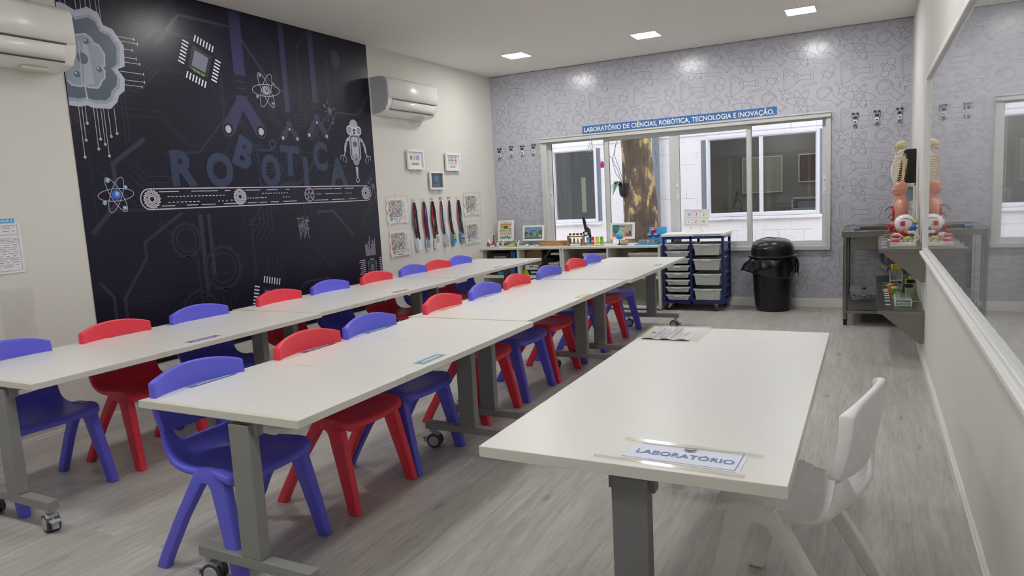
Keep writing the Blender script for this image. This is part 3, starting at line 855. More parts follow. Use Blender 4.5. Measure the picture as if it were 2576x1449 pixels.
for cx, cz in ((-5.026, 2.336), (-4.964, 2.183), (-5.105, 2.136)):
    A.disc(cx, cz, .018, 'mu_slate', lay=12); A.disc(cx - .005, cz + .006, .006, 'mu_white', lay=13)
A.disc(-5.06, 2.233, .034, 'mu_slate', lay=12)
for x, ln in ((-5.12, .30), (-5.1, .20), (-5.08, .10), (-5.03, .25), (-5.01, .19), (-4.985, .22), (-4.968, .29), (-4.94, .17), (-4.9, .15)):
    A.line([(x, 1.96), (x, 1.96 - ln)], .004, 'mu_line', lay=6); A.disc(x, 1.955 - ln, .009, 'mu_line', lay=7)
for x, ln in ((-5.15, .2), (-5.12, .2), (-5.06, .09), (-5.03, .2), (-5.0, .2), (-4.97, .06), (-4.935, .2), (-4.915, .17)):
    z1 = min(2.55 + ln, H - .02); A.line([(x, 2.48), (x, z1)], .004, 'mu_line', lay=5); A.disc(x, z1, .009, 'mu_line', lay=6)
for z, ln in ((2.40, .08), (2.375, .10), (2.33, .06), (2.28, .08), (2.25, .10), (2.19, .12), (2.14, .12), (2.11, .10)):
    A.line([(-4.83, z), (-4.79 + ln, z)], .004, 'mu_line', lay=5); A.line([(-4.79 + ln, z - .009), (-4.79 + ln, z + .009)], .006, 'mu_line', lay=5)
# micro chips
def chip(cx, cz, ang, s, core=.06, green=True, lim=None):
    c_, s_ = cos(R(ang)), sin(R(ang))
    def T(x, z): return (cx + (x * c_ - z * s_) * s, cz + (x * s_ + z * c_) * s)
    A.poly([T(-.082, -.082), T(.082, -.082), T(.082, .082), T(-.082, .082)], 'mu_ghost', 4)
    A.poly([T(-core, -core), T(core, -core), T(core, core), T(-core, core)], 'mu_chip', 6)
    if green:
        for k in range(3): A.line([T(-.055 + k * .04, -.075 - .001 * k), T(-.02 + k * .04, -.075)], .006 * s, 'mu_green', lay=7); A.line([T(-.04 + k * .034, -.085), T(-.012 + k * .034, -.085)], .005 * s, 'mu_green', lay=7)
    for k in range(7):
        t = -.075 + k * .025
        for q in ((T(t, .112), T(t, .160)), (T(t, -.112), T(t, -.160)), (T(.112, t), T(.160, t)), (T(-.112, t), T(-.160, t))): A.line(q, .0105 * s, 'mu_white', lay=6)
chip(-4.224, 2.334, -20, 1.0, core=.057)
chip(-3.80, .60, -14, 1.05, green=False)
def chip2():
    cx, cz = -2.52, .70
    A.poly([(cx - .05, cz - .07), (cx + .05, cz - .07), (cx + .05, cz + .07), (cx - .05, cz + .07)], 'mu_dark', 4); A.rect(cx - .022, cz - .03, cx + .022, cz + .03, 'mu_chip', 6); A.line([(cx - .02, cz - .045), (cx + .02, cz - .045)], .006, 'mu_green', lay=6)
    for k in range(9):
        t = -.06 + k * .015; A.line([(cx - .064, cz + t), (cx - .05, cz + t)], .005, 'mu_line', lay=6); A.line([(cx + .05, cz + t), (cx + .064, cz + t)], .005, 'mu_line', lay=6)
    for k in range(7):
        t = -.03 + k * .01; A.line([(cx + t, cz + .07), (cx + t, cz + .088)], .004, 'mu_line', lay=6); A.line([(cx + t, cz - .07), (cx + t, cz - .088)], .004, 'mu_line', lay=6)
    for k in range(10):
        z = .62 + k * .018; ln = (.06, .05, .075, .06, .045, .07, .06, .05, .075, .06)[k]
        A.line([(-2.63 - ln, z), (-2.63 + .01, z)], .008, 'mu_line', lay=6); A.line([(-2.41, z), (-2.375, z)], .008, 'mu_line', lay=6)
    for k in range(12):
        x = -2.60 + k * .0125; ln = (.10, .12, .10, .075, .13, .17, .055, .10, .14, .13, .095, .15)[k]
        A.line([(x, .815), (x, .815 + ln)], .0055, 'mu_line', lay=6); A.disc(x, .815 + ln, .005, 'mu_line', lay=7)
chip2()
# crossed circuit lines
for k in range(9):
    x = -3.42 + k * .0125; A.line([(x, 1.04 + .02 * (k % 4)), (x, 1.22 - .018 * ((k * 3) % 4))], .003, 'mu_pale', lay=6); A.disc(x, 1.04 + .02 * (k % 4), .0035, 'mu_line', lay=7)
for z, x0, x1 in ((1.205, -3.44, -3.38), (1.185, -3.36, -3.30), (1.178, -3.35, -3.29), (1.15, -3.43, -3.37), (1.14, -3.43, -3.37), (1.12, -3.35, -3.30)): A.line([(x0, z), (x1, z)], .003, 'label_grey', lay=6)
# atoms
def atom(cx, cz, s, core, ele, lt):
    for a, b_, g in ((.118, .038, 4), (.118, .036, -62), (.118, .036, 66)): A.ring(cx, cz, a * s, .004, 'mu_line', b=b_ * s, ang=g, lay=8, n=40)
    A.disc(cx, cz, .030 * s, core, lay=7); A.disc(cx + .006, cz + .006, .016 * s, lt, lay=9); A.disc(cx + .009, cz + .010, .005, 'mu_white', lay=10)
    for dx, dz in ((-.045, .088), (.065, .045), (-.08, -.048), (.045, -.082)):
        A.disc(cx + dx * s, cz + dz * s, .014 * s, ele, lay=9); A.disc(cx + dx * s + .003, cz + dz * s + .004, .005, 'mu_white', lay=10)
atom(-4.955, 1.428, 1., 'mu_blue', 'mu_sky', 'mu_sky'); atom(-3.639, 2.202, 1.18, 'mu_mid', 'mu_slate', 'mu_slate')
# robot arms that hold the letters
def arm(cx, ztop, zb, zc, w_, sp, zj, mid=True):
    A.poly([(cx - w_ / 2, zb), (cx + w_ / 2, zb), (cx + w_ / 2, ztop), (cx - w_ / 2, ztop)], 'mu_arm', 4)
    for k in range(2): A.line([(cx - w_ * .45, zb - .045 - k * .05), (cx + w_ * .45, zb - .045 - k * .05)], .006, 'mu_arm', lay=4)
    A.poly([(cx - w_ / 2, zc), (cx + w_ / 2, zc), (cx + w_ / 2, zc - .05), (cx - w_ / 2, zc - .05)], 'mu_arm', 4)
    for s_ in (-1, 1):
        jx, jz = cx + s_ * sp, zj
        A.poly([(cx - s_ * w_ * .35, zc - .04), (cx + s_ * w_ * .6, zc - .04), (jx + s_ * w_ * .45, jz + w_ * .3), (jx - s_ * w_ * .5, jz - w_ * .3)], 'mu_arm', 5)
        A.disc(jx, jz, w_ * .52, 'mu_trace', lay=6); A.disc(jx, jz, w_ * .40, 'mural_navy', lay=7); A.disc(jx, jz, w_ * .25, 'mu_pale', lay=8, b=w_ * .27)
    if mid: A.disc(cx, zc - .065, w_ * .30, 'mural_navy', lay=7); A.disc(cx, zc - .065, w_ * .2, 'mu_pale', lay=8)
arm(-3.885, H - .01, 2.285, 2.137, .105, .155, 1.884, False)
arm(-3.43, H - .01, 2.053, 1.985, .055, .078, 1.848)
arm(-3.105, H - .01, 2.161, 2.06, .062, .105, 1.887)
def poly_mol(cx, cz, s, mt='mu_mol'):
    for a, ln, r in ((110, .075, .010), (150, .075, .014), (190, .052, .008), (20, .066, .009), (250, .09, .008), (285, .105, .012), (300, .08, .008)):
        x, z = cx + cos(R(a)) * ln * s, cz + sin(R(a)) * ln * s; A.line([(cx, cz), (x, z)], .005, mt, lay=6); A.disc(x, z, r * s, mt, lay=7)
    A.disc(cx, cz, .026 * s, mt, lay=7)
poly_mol(-2.932, 2.107, 1.); poly_mol(-2.42, 1.455, 1.)
A.poly([(-2.86, 2.62), (-2.80, 2.63), (-2.74, 2.58), (-2.76, 2.5), (-2.82, 2.47), (-2.86, 2.53)], 'mu_trace', 3)
# the letters
for ch, cx, cz, h_, rt_, wd_ in (('R', -4.448, 1.604, .226, 0, .205), ('O', -4.151, 1.596, .226, 0, .236), ('B', -3.915, 1.722, .215, -25, .165), ('O', -3.668, 1.597, .23, 0, .20), ('T', -3.455, 1.677, .222, -3, .205), ('I', -3.288, 1.594, .224, 0, .058), ('C', -3.10, 1.724, .225, -4, .175), ('A', -2.890, 1.595, .225, 0, .235)):
    A.text(ch, cx, cz, h_, 'mu_letter', bold=.05, rot=rt_, fitw=wd_, lay=6)
A.line([(-3.78, 1.745), (-3.66, 1.745), (-3.59, 1.785)], .014, 'mu_letter', lay=5); A.ring(-3.625, 1.795, .03, .014, 'mu_letter', lay=5)
# conveyor belt
cz0, cr = 1.395, .067
x0, x1 = -4.728, -2.528
belt = A.ell(x0, cz0, cr, cr, 0, 16, 90, 270) + A.ell(x1, cz0, cr, cr, 0, 16, -90, 90)
A.line(belt, .008, 'mu_line', lay=7, closed=True, step=.1)
for z, segs in ((cz0 + .047, ((-4.66, -4.51), (-4.41, -4.19), (-4.13, -4.08), (-3.94, -3.80), (-3.73, -3.62), (-3.53, -3.49), (-3.22, -2.98), (-2.96, -2.87), (-2.82, -2.70))), (cz0 - .047, ((-4.65, -4.55), (-4.46, -4.37), (-4.34, -4.22), (-4.15, -4.02), (-3.93, -3.84), (-3.82, -3.74), (-3.70, -3.62), (-3.57, -3.42), (-3.22, -3.05), (-3.0, -2.84), (-2.78, -2.68)))):
    for a, b in segs: A.line([(a, z), (b, z)], .006, 'mu_line', lay=7)
for z, a, b, n in ((cz0 + .014, -4.60, -4.12, 16), (cz0 - .024, -4.60, -4.34, 8), (cz0 + .02, -3.78, -3.50, 10), (cz0 - .012, -3.93, -3.73, 8), (cz0 + .004, -3.08, -2.86, 10), (cz0 + .004, -2.82, -2.72, 4)):
    for k in range(n):
        u = a + (b - a) * k / n; A.line([(u, z), (u + (b - a) / n * .6, z)], .005, 'mu_white', lay=7)
for a, z in ((-4.19, -.026), (-4.155, -.026), (-4.12, -.026), (-4.075, -.024), (-3.56, -.012), (-3.53, -.012), (-3.50, -.012), (-3.18, .004), (-3.155, .004), (-3.13, .004)): A.disc(a, cz0 + z, .006, 'mu_line', lay=7)
for gx, gr, fil in ((-4.715, .060, 1), (-3.996, .058, 1), (-3.271, .056, 0), (-2.538, .058, 1)):
    pts = []
    for i in range(64):
        a = 2 * pi * i / 64; rr = gr if (i % 4) < 2 else gr * .88; pts.append((gx + rr * cos(a), cz0 + rr * sin(a)))
    A.poly(pts, 'mu_gear' if fil else 'mural_navy', 9); A.line(pts, .004, 'mu_white', lay=10, closed=True)
    A.disc(gx, cz0, gr * .30, 'mural_navy', lay=11); A.ring(gx, cz0, gr * .30, .004, 'mu_white', lay=12)
    for k in range(5):
        t = 2 * pi * (k + .3) / 5; A.disc(gx + gr * .62 * cos(t), cz0 + gr * .62 * sin(t), gr * .12, 'mural_navy', lay=11); A.ring(gx + gr * .62 * cos(t), cz0 + gr * .62 * sin(t), gr * .13, .003, 'mu_white', lay=12, n=12)
# printed white robot
RX = -2.634
A.poly(A.ell(RX, 2.003, .055, .052, 0, 20, 0, 180) + [(RX - .05, 1.97), (RX + .05, 1.97)][::1], 'mu_line', 8)
for s_ in (-1, 1):
    A.disc(RX + s_ * .062, 1.958, .040, 'mu_white', lay=9, b=.042); A.disc(RX + s_ * .062, 1.957, .026, 'brown', lay=10, b=.028); A.disc(RX + s_ * .062, 1.957, .022, 'mu_mid', lay=11, b=.024); A.disc(RX + s_ * .062, 1.957, .013, 'mu_sky', lay=12, b=.016)
A.rect(RX - .03, 1.925, RX + .03, 1.99, 'mu_white', 9); A.rect(RX - .017, 1.948, RX + .017, 1.972, 'mu_dark', 10); A.disc(RX, 1.935, .016, 'mu_dark', lay=10, b=.010)
def rr2(x0, z0, x1, z1, r): return A.ell(x1 - r, z1 - r, r, r, 0, 5, 0, 90) + A.ell(x0 + r, z1 - r, r, r, 0, 5, 90, 180) + A.ell(x0 + r, z0 + r, r, r, 0, 5, 180, 270) + A.ell(x1 - r, z0 + r, r, r, 0, 5, 270, 360)
A.poly(rr2(RX - .074, 1.69, RX + .074, 1.925, .04), 'mu_line', 7); A.poly(rr2(RX - .06, 1.70, RX + .06, 1.912, .034), 'mural_navy', 8); A.poly(rr2(RX - .05, 1.705, RX + .05, 1.903, .028), 'mu_line', 9)
A.poly(A.ell(RX, 1.836, .030, .028, 30, 6)[:-1], 'mu_mol', 10)
A.disc(RX, 1.70, .046, 'mu_line', lay=10, b=.055); A.ring(RX, 1.70, .036, .004, 'mural_navy', b=.044, lay=11); A.ring(RX, 1.70, .022, .005, 'mural_navy', b=.027, lay=11); A.disc(RX, 1.70, .010, 'mural_navy', lay=11, b=.012)
A.poly([(RX - .018, 1.632), (RX + .018, 1.632), (RX + .010, 1.54), (RX - .010, 1.54)], 'mu_line', 9); A.ring(RX, 1.515, .020, .008, 'mu_line', lay=9)
for s_ in (-1, 1):
    sp = [(RX + s_ * .078, 1.888), (RX + s_ * .115, 1.855), (RX + s_ * .135, 1.81), (RX + s_ * .142, 1.765)]
    A.line(sp, .026, 'mu_line', lay=8); A.line(sp[1:2] + [(sp[1][0] + s_ * .003, sp[1][1] - .006)], .03, 'mural_navy', lay=9)
    hx, hz = RX + s_ * .155, 1.735
    A.line([sp[-1], (hx, hz)], .012, 'mu_line', lay=9); A.line([(hx, hz), (hx + s_ * .05, hz - .005), (hx + s_ * .055, hz - .04)], .006, 'mu_line', lay=9)
    A.line([(hx, hz), (hx + s_ * .022, hz - .03), (hx + s_ * .012, hz - .06)], .006, 'mu_line', lay=9); A.line([(hx, hz), (hx - s_ * .028, hz - .04), (hx - s_ * .008, hz - .07)], .006, 'mu_line', lay=9)
tag(mu.build('mural', smooth=False), 'large navy robotics mural with circuits, gears and a conveyor belt', 'mural')

# ------------------------------------------------------------------ ceiling lights
def lamp(x, y, label, group=None):
    e = empty('ceiling_light', (x, y, H)); tag(e, label, 'ceiling light', group)
    s = .116

    m = MB()
    for a, b in (((-s - .01, -s - .01, -.004), (s + .01, -s, 0)), ((-s - .01, s, -.004), (s + .01, s + .01, 0)), ((-s - .01, -s, -.004), (-s, s, 0)), ((s, -s, -.004), (s + .01, s, 0))): m.box(a, b, 'off_white')
    m.build('frame', e)
    MB().box((-s, -s, -.0035), (s, s, -.001), 'lamp_white').build('diffuser', e, smooth=False)
for i, x in enumerate((.855, 2.24, 3.61)):
    lamp(x, -.96, ['square ceiling light nearest the left wall, left of the three', 'square ceiling light in the middle of the three', 'square ceiling light nearest the right wall, right of the three'][i])
    for j, y in enumerate((-3.95, -6.9)): lamp(x, y, 'square recessed ceiling light overhead, beyond the top of the view', 'ceiling lights overhead')

# ------------------------------------------------------------------ tables
def caster(parent, x, y, rz, brake):
    e = MB(); c, s_ = cos(rz), sin(rz)
    rot = Matrix.Rotation(rz, 3, 'Z')
    def T(p): q = rot @ Vector(p); return (x + q.x, y + q.y, q.z)
    m = MB()
    m.tube([T((0, 0, .085)), T((0, 0, .10))], .016, 'caster_grey', n=12)
    # hood over the twin wheels
    ring = []
    for yy in (-.022, .022):
        ring.append([T((.012 + .032 * cos(R(a)), yy, .040 + .040 * sin(R(a)))) for a in range(-10, 200, 15)])
    m.grid(ring, 'caster_grey')
    m.prism([], 0, 0, 'caster_grey') if False else None
    for yy in (-.022, .022):
        pts = [T((.012 + .032 * cos(R(a)), yy, .040 + .040 * sin(R(a)))) for a in range(-10, 200, 15)]
        m.add(pts, [tuple(range(len(pts)))], 'caster_grey')
    o = m.build('caster', parent)
    for yy in (-1, 1):
        w_ = MB()
        cc = T((.012, yy * .014, .0375)); ax = rot @ Vector((0, 1, 0))
        cc = Vector(cc)
        w_.tube([cc - ax * .010 * yy, cc + ax * .011 * yy], [.0375, .0375], 'caster_tyre', n=24)
        w_.tube([cc + ax * .011 * yy, cc + ax * .0135 * yy], [.0275, .026], 'caster_grey', n=24)
        w_.build('wheel', o)
    if brake:
        b = MB(); b.box((-.056, -.018, .052), (-.024, .018, .058), 'caster_grey'); b.box((-.034, -.012, .02), (-.028, .012, .055), 'caster_grey'); b.box((-.05, -.010, .025), (-.045, .010, .052), 'caster_grey')
        b.v = [T(p) for p in b.v]; b.build('brake_lever', o)
def table_top(parent, tw, tl, name='tabletop', th=.026, mt='table_white'):
    m = MB()
    m.box((0, 0, .64 - th), (tw, tl, .64), mt)
    for i in range(len(m.m)):
        if i != 1: m.m[i] = m.mi('table_edge')
    return m.build(name, parent, bevel=.0015, seg=2)
def leg_unit(parent, cx, y, bl, side, mt='steel_grey', casters=(1, 1)):
    """upright on a floor beam; side -1: at the near end, flanges point inward"""
    m = MB(); m.box((cx - .042, y - .022, .138), (cx + .048, y + .022, .6), mt)
    m.box((cx - .055, y - .004 if side < 0 else y - .03, .56), (cx + .062, y + .03 if side < 0 else y + .004, .613), mt)
    lo = m.build('leg', parent, bevel=.003)
    MB().box((cx - bl / 2, y - .022, .100), (cx + bl / 2, y + .022, .138), mt).build('foot_beam', lo, bevel=.003)
    for k, s_ in enumerate((-1, 1)):
        if casters[k]: caster(lo, cx + s_ * (bl / 2 - .03), y, R(90 + s_ * 90 - 12 * s_), True)
def make_table(w_, l_, legx):
    root = empty('flip_top_table'); table_top(root, w_, l_)
    # faint tape-patched seams across the top and yellowed glue along the near end
    rnd = random.Random(3)
    for y in (.585, 1.14):
        t = MB(); x = .01; a_, b_ = [], []
        while x < w_ - .01:
            h = .0007 + rnd.random() * .0016; a_.append((x, y - h, .6403)); b_.append((x, y + h, .6403)); x += rnd.uniform(.02, .07)
        t.grid([a_, b_], 'tape_yellow')
        for k in range(len(t.m)):
            if rnd.random() < .22: t.m[k] = t.mi('label_grey')
        t.build('seam_tape', root, smooth=False)
    MB().box((.0, .0, .64), (w_, .022, .6403), 'tape_yellow').build('end_tape', root, smooth=False)
    MB().box((w_ - .0, .56, .616), (w_ + .0004, .61, .6403), 'tape_yellow').build('edge_tape', root, smooth=False)
    leg_unit(root, legx, .026, .515, -1); leg_unit(root, legx, l_ - .255, .515, 1)
    m = MB().box((legx - .02, .04, .575), (legx + .02, l_ - .24, .612), 'steel_dark'); m.build('rail', root, bevel=.002)
    return root
TW, TL = .75, 1.684
t0 = make_table(TW, TL, .48)
spots = [(1.875, -6.213, 0, 'near end of the middle row, closest white flip-top table of that row'), (1.832, -4.520, 0, 'white flip-top table in the centre of the middle row'), (1.862, -2.812, 0, 'white flip-top table at the far end of the middle row, by the drawer trolley'),
         (.437, -6.200, .004, 'near end of the left row, white flip-top table cut by the photo edge'), (.395, -4.508, 0, 'white flip-top table in the centre of the row beside the mural'), (.362, -2.812, 0, 'white flip-top table at the far end of the row beside the mural, by the shelving')]
tables = []
for i, (x, y, rz, lb) in enumerate(spots):
    o = t0 if i == 0 else dup(t0, (x, y, 0), rz)
    o.location = (x, y, 0); o.rotation_euler = (0, 0, rz)
    lb = lb if lb.startswith('white') else {0: 'white flip-top table at the near end of the middle row', 3: 'white flip-top table at the near end of the left row, cut by the photo edge'}[i]
    tag(o, lb, 'table', 'white classroom tables in two rows'); tables.append(o)
tt = empty('teacher_table', (3.264, -6.216, 0)); tag(tt, 'separate white table with the LABORATÓRIO card, in front of the white chair', 'table')
table_top(tt, .758, 1.685, th=.030)
leg_unit(tt, .395, .045, .56, -1, 'steel_dark'); leg_unit(tt, .395, 1.46, .56, 1, 'steel_dark')
MB().box((.375, .06, .572), (.415, 1.44, .608), 'steel_dark').build('rail', tt, bevel=.002)

# taped name strips
def strip(x, y, w_, l_, mt, label, rz=0.):
    m = MB().box((-w_ / 2 - .006, -l_ / 2 - .012, .0), (w_ / 2 + .006, l_ / 2 + .012, .0004), 'film').box((-w_ / 2, -l_ / 2, .0004), (w_ / 2, l_ / 2, .0009), mt)
    rnd = random.Random(int(x * 100 + y * 977)); t = -l_ * .36
    while t < l_ * .36:
        d = rnd.uniform(.006, .014); m.box((-w_ * .16, t, .0009), (w_ * .16, t + d, .0012), 'white'); t += d + .005
    o = m.build('name_strip', smooth=False, loc=(x, y, .64), rot=(0, 0, rz)); tag(o, label, 'label strip', 'name strips taped to the tables')
order = ['nearest', 'second', 'third', 'fourth', 'fifth', 'sixth', 'seventh', 'eighth', 'farthest']
C1 = (-5.975, -5.385, -4.94, -4.24, -3.72, -3.24, -2.68, -2.11, -1.70)
C2 = (-5.93, -5.375, -4.84, -4.17, -3.65, -3.08, -2.55, -2.15, -1.73)
cn = {'label_blue': 'blue', 'label_purple': 'purple', 'label_teal': 'teal', 'label_orange': 'orange', 'label_grey': 'grey-green', 'label_red': 'dull red', 'label_yellow': 'yellow'}
for i, (y, mt) in enumerate(zip(C1, ('label_blue', 'label_purple', 'label_teal', 'label_orange', 'label_grey', 'label_orange', 'label_grey', 'label_orange', 'label_grey'))):
    strip(1.905, y + .05, .028, .19, mt, '%s name strip before the %s chair of the middle row' % (cn[mt], order[i]))
for i, (y, mt) in enumerate(zip(C2, ('label_purple', 'label_purple', 'label_purple', 'label_red', 'label_red', 'label_red', 'label_blue', 'label_grey', 'label_grey'))):
    strip((.475 if i < 3 else .42), y + .05, .022, .17, mt, '%s name strip before the %s chair of the left row' % (cn[mt], order[i]))
strip(2.565, -5.395, .045, .16, 'label_blue', 'blue name strip on the aisle edge of the nearest middle-row table')
strip(2.555, -3.64, .045, .14, 'label_yellow', 'yellow name strip on the aisle edge of the middle row')
strip(2.545, -1.83, .045, .12, 'label_grey', 'grey-green name strip on the aisle edge near the trolley')
strip(1.10, -5.31, .040, .17, 'label_purple', 'purple name strip on the aisle edge of the left row')
strip(1.08, -3.565, .040, .14, 'label_red', 'dull red name strip on the aisle edge of the left row')
strip(1.04, -1.95, .040, .12, 'label_grey', 'grey-green name strip on the aisle edge at the far left row')

# cards on the teacher's table
cd = empty('name_card', (3.264, -6.216, .64)); tag(cd, 'taped card reading LABORATÓRIO on the near end of the separate table', 'card')
def onT(u, v, l): return (u, v, .0005 * l)
m = MB(); m.add([(.375, .046, .0008), (.652, .040, .0008), (.655, .168, .0010), (.385, .158, .0014)], [(0, 1, 2, 3)], 'paper_lilac')
A = Art(onT); A.mb = m
A.line([(.372, .055), (.640, .049), (.645, .160), (.395, .150)], .002, 'ink_blue', lay=3)
A.text('LABORATÓRIO', .515, .098, .026, 'ink_blue', bold=.016, rot=-1.3, fitw=.235, lay=4)
A.poly([(.505, .150), (.535, .149), (.535, .132), (.520, .122), (.505, .133)], 'ink_grey', lay=4); A.poly([(.509, .147), (.531, .146), (.531, .135), (.520, .128), (.509, .136)], 'ink_dark', lay=5); A.rect(.511, .139, .529, .143, 'paper', 6)
m.build('card', cd, smooth=False)
m = MB()
for q in (((.345, .178), (.690, .160), (.690, .140), (.347, .158)), ((.305, .045), (.668, .030), (.666, .010), (.310, .028))): m.add([(a, b, .0045 if b > .1 else .0016) for a, b in q], [(0, 1, 2, 3)], 'tape_film')
m.build('tape', cd, smooth=False)
nt_ = empty('taped_notice', (3.264, -4.531, .64)); tag(nt_, 'curling printed notice taped to the far corner of the separate table', 'notice')
g = MB(); rows = []
for i in range(9):
    v = -.04 - .26 * i / 8
    rows.append([(.02 + .205 * j / 10, v, .002 + (.008 * sin(j * .9) ** 2 if i == 8 else .002 * sin(j * .7 + i) ** 2)) for j in range(11)])
g.grid(rows, 'paper_lilac')
A = Art(lambda u, v, l: (u, v, .0065 + .0004 * l)); A.mb = g
for k, (txt, wv) in enumerate((('CARO PROFESSOR, AO SAIR DA', .22), ('SALA, POR FAVOR, DEIXE A', .20), ('MESA E O MATERIAL DE SALA', .21), ('ORGANIZADOS PARA A PRÓXIMA', .22), ('AULA.', .05), ('OBRIGADO!', .09))):
    A.text(txt, .075 + k * .024, -.17, .012, 'blue', bold=.03, rot=90, fitw=wv)
A.disc(.045, -.17, .011, 'ink_dark', n=12)
g.build('sheet', nt_, smooth=False)
f_ = MB().add([(.0, -.02, .0102), (.27, -.02, .0102), (.265, -.31, .0102), (.0, -.315, .0102)], [(0, 1, 2, 3)], 'tape_film'); f_.build('tape', nt_, smooth=False)

# ------------------------------------------------------------------ moulded chairs
def chair_backrest():
    m = MB(); NU, NV = 12, 7
    F, B = [], []
    for j in range(NV + 1):
        v = (0, .05, .22, .42, .64, .84, .95, 1)[j]; fr, bk = [], []
        for i in range(NU + 1):
            u = sin(pi / 2 * (-1 + 2 * i / NU)); au = abs(u)
            top = .732 - .034 * au ** 2 - .004 * au ** 8; bot = .502 + .018 * au ** 4
            z = bot + (top - bot) * v
            y = u * (.203 + .004 * sin(v * pi)) * (1 - .012 * v)
            x = -.128 - .030 * v - .036 * (1 - u * u) - .010 * sin(v * pi)
            t = .015 + .022 * au ** 7 + .012 * max(0, v - .8) * 5 * .5
            fr.append((x + t * .35, y, z)); bk.append((x - t * .65, y, z))
        F.append(fr); B.append(bk)
    ring = []
    n = (NU + 1)
    rows = []
    for j in range(NV + 1): rows.append(F[j] + B[j][::-1])
    vv = [p for r in rows for p in r]; fs = []; k = 2 * n
    for j in range(NV):
        for i in range(k): fs.append((j * k + i, j * k + (i + 1) % k, (j + 1) * k + (i + 1) % k, (j + 1) * k + i))
    for j, fl in ((0, 1), (NV, 0)):
        for i in range(NU):
            q = (j * k + i, j * k + i + 1, j * k + k - 2 - i, j * k + k - 1 - i)
            fs.append(q[::-1] if fl else q)
    m.add(vv, fs, 'chair_blue'); return m
def chair_seat():
    # stations along the centre line: x, z, half width, edge forward, edge raise, thickness
    ST = [(-.166, .458, .197, .034, .068, .018), (-.162, .444, .198, .032, .052, .018), (-.145, .415, .197, .022, .026, .018), (-.108, .388, .196, .006, .022, .018),
          (-.060, .376, .193, 0, .020, .020), (.0, .374, .189, 0, .022, .020), (.060, .378, .190, 0, .024, .020), (.105, .383, .200, -.002, .026, .020), (.150, .387, .212, -.006, .018, .020), (.190, .387, .208, -.016, .004, .020), (.212, .380, .190, -.026, -.002, .018), (.219, .366, .178, -.032, -.004, .012)]
    m = MB(); NU = 14; top, bot = [], []
    for x, z, hw, ef, er, t in ST:
        a, b = [], []
        first = x < -.155
        for i in range(NU + 1):
            q = -1 + 2 * i / NU; u = (0, .2, .4, .56, .68, .78, .90, 1)[abs(i - 7)] * (1 if i > 7 else -1); au = abs(u)
            e = min(1, max(0, (au - .52) / .26)) ** 1.6 if x < -.15 else au ** 2.6
            px, pz = x + ef * au ** 2, z + er * e
            a.append((px, u * hw, pz))
            if x < -.13: nx, nz = -1, -.15
            elif x < -.09: nx, nz = -.8, -.6
            elif x > .19: nx, nz = .0, -1
            else: nx, nz = -.1, -1
            tt_ = t * (1 + .5 * au ** 8)
            b.append((px + nx * tt_, u * (hw + .002), pz + nz * tt_))
        top.append(a); bot.append(b)
    rows = [t_ + b_[::-1] for t_, b_ in zip(top, bot)]
    k = 2 * (NU + 1); vv = [p for r in rows for p in r]; fs = []
    for j in range(len(rows) - 1):
        for i in range(k): fs.append((j * k + i, (j + 1) * k + i, (j + 1) * k + (i + 1) % k, j * k + (i + 1) % k))
    L_ = len(rows) - 1
    for i in range(NU):
        fs.append((i, i + 1, k - 2 - i, k - 1 - i)); fs.append((L_ * k + i, L_ * k + k - 1 - i, L_ * k + k - 2 - i, L_ * k + i + 1))
    m.add(vv, fs, 'chair_blue'); return m
def rrect(cx, cy, z, wx, wy, r=.35, n=4):
    out = []; rx, ry = wx / 2, wy / 2; q = min(rx, ry) * r * 2 * .9
    for sx, sy, a0 in ((1, 1, 0), (-1, 1, 90), (-1, -1, 180), (1, -1, 270)):
        for k in range(n):
            a = R(a0 + 90 * k / (n - 1)); out.append((cx + sx * (rx - q) + q * cos(a), cy + sy * (ry - q) + q * sin(a), z))
    return out
def chair_leg(front, s_):
    m = MB(); rings = []
    if front: secs = [(.0, .180, .222, .028, .217), (.004, .176, .226, .034, .2168), (.06, .163, .216, .036, .214), (.20, .123, .187, .037, .205), (.330, .086, .160, .038, .196), (.350, .074, .156, .038, .195), (.358, .040, .155, .038, .194), (.388, .042, .144, .037, .193), (.400, .050, .130, .030, .192)]
    else: secs = [(.0, -.222, -.178, .028, .217), (.004, -.226, -.174, .034, .2168), (.06, -.196, -.146, .036, .214), (.20, -.114, -.064, .037, .205), (.330, -.031, .026, .038, .196), (.350, -.019, .040, .038, .195), (.358, -.014, .078, .038, .194), (.386, .004, .080, .037, .193), (.397, .018, .078, .030, .192)]
    for z, x0, x1, wy, yc in secs:
        if front: wy += .002
        rings.append(rrect((x0 + x1) / 2, s_ * (yc - .012), z, x1 - x0, wy, .2))
    m.loft(rings, 'chair_blue'); return m
def make_chair():
    root = empty('classroom_chair')
    fixnormals(chair_backrest().build('backrest', root, sub=1)); fixnormals(chair_seat().build('seat', root, sub=1))
    for fr in (True, False):
        for s_ in (-1, 1): fixnormals(chair_leg(fr, s_).build('leg', root, angle=32))
    return root
ch0 = make_chair(); first = True
RED = {'chair_blue': 'chair_red'}; WHT = {'chair_blue': 'chair_white'}
rnd = random.Random(5)
def place(x, y, rz, mm, label, group):
    global first
    if first and mm is None: o = ch0; first = False; o.location = (x, y, 0); o.rotation_euler = (0, 0, rz)
    else: o = dup(ch0, (x, y, 0), rz, mm)
    tag(o, label, 'chair', group); return o
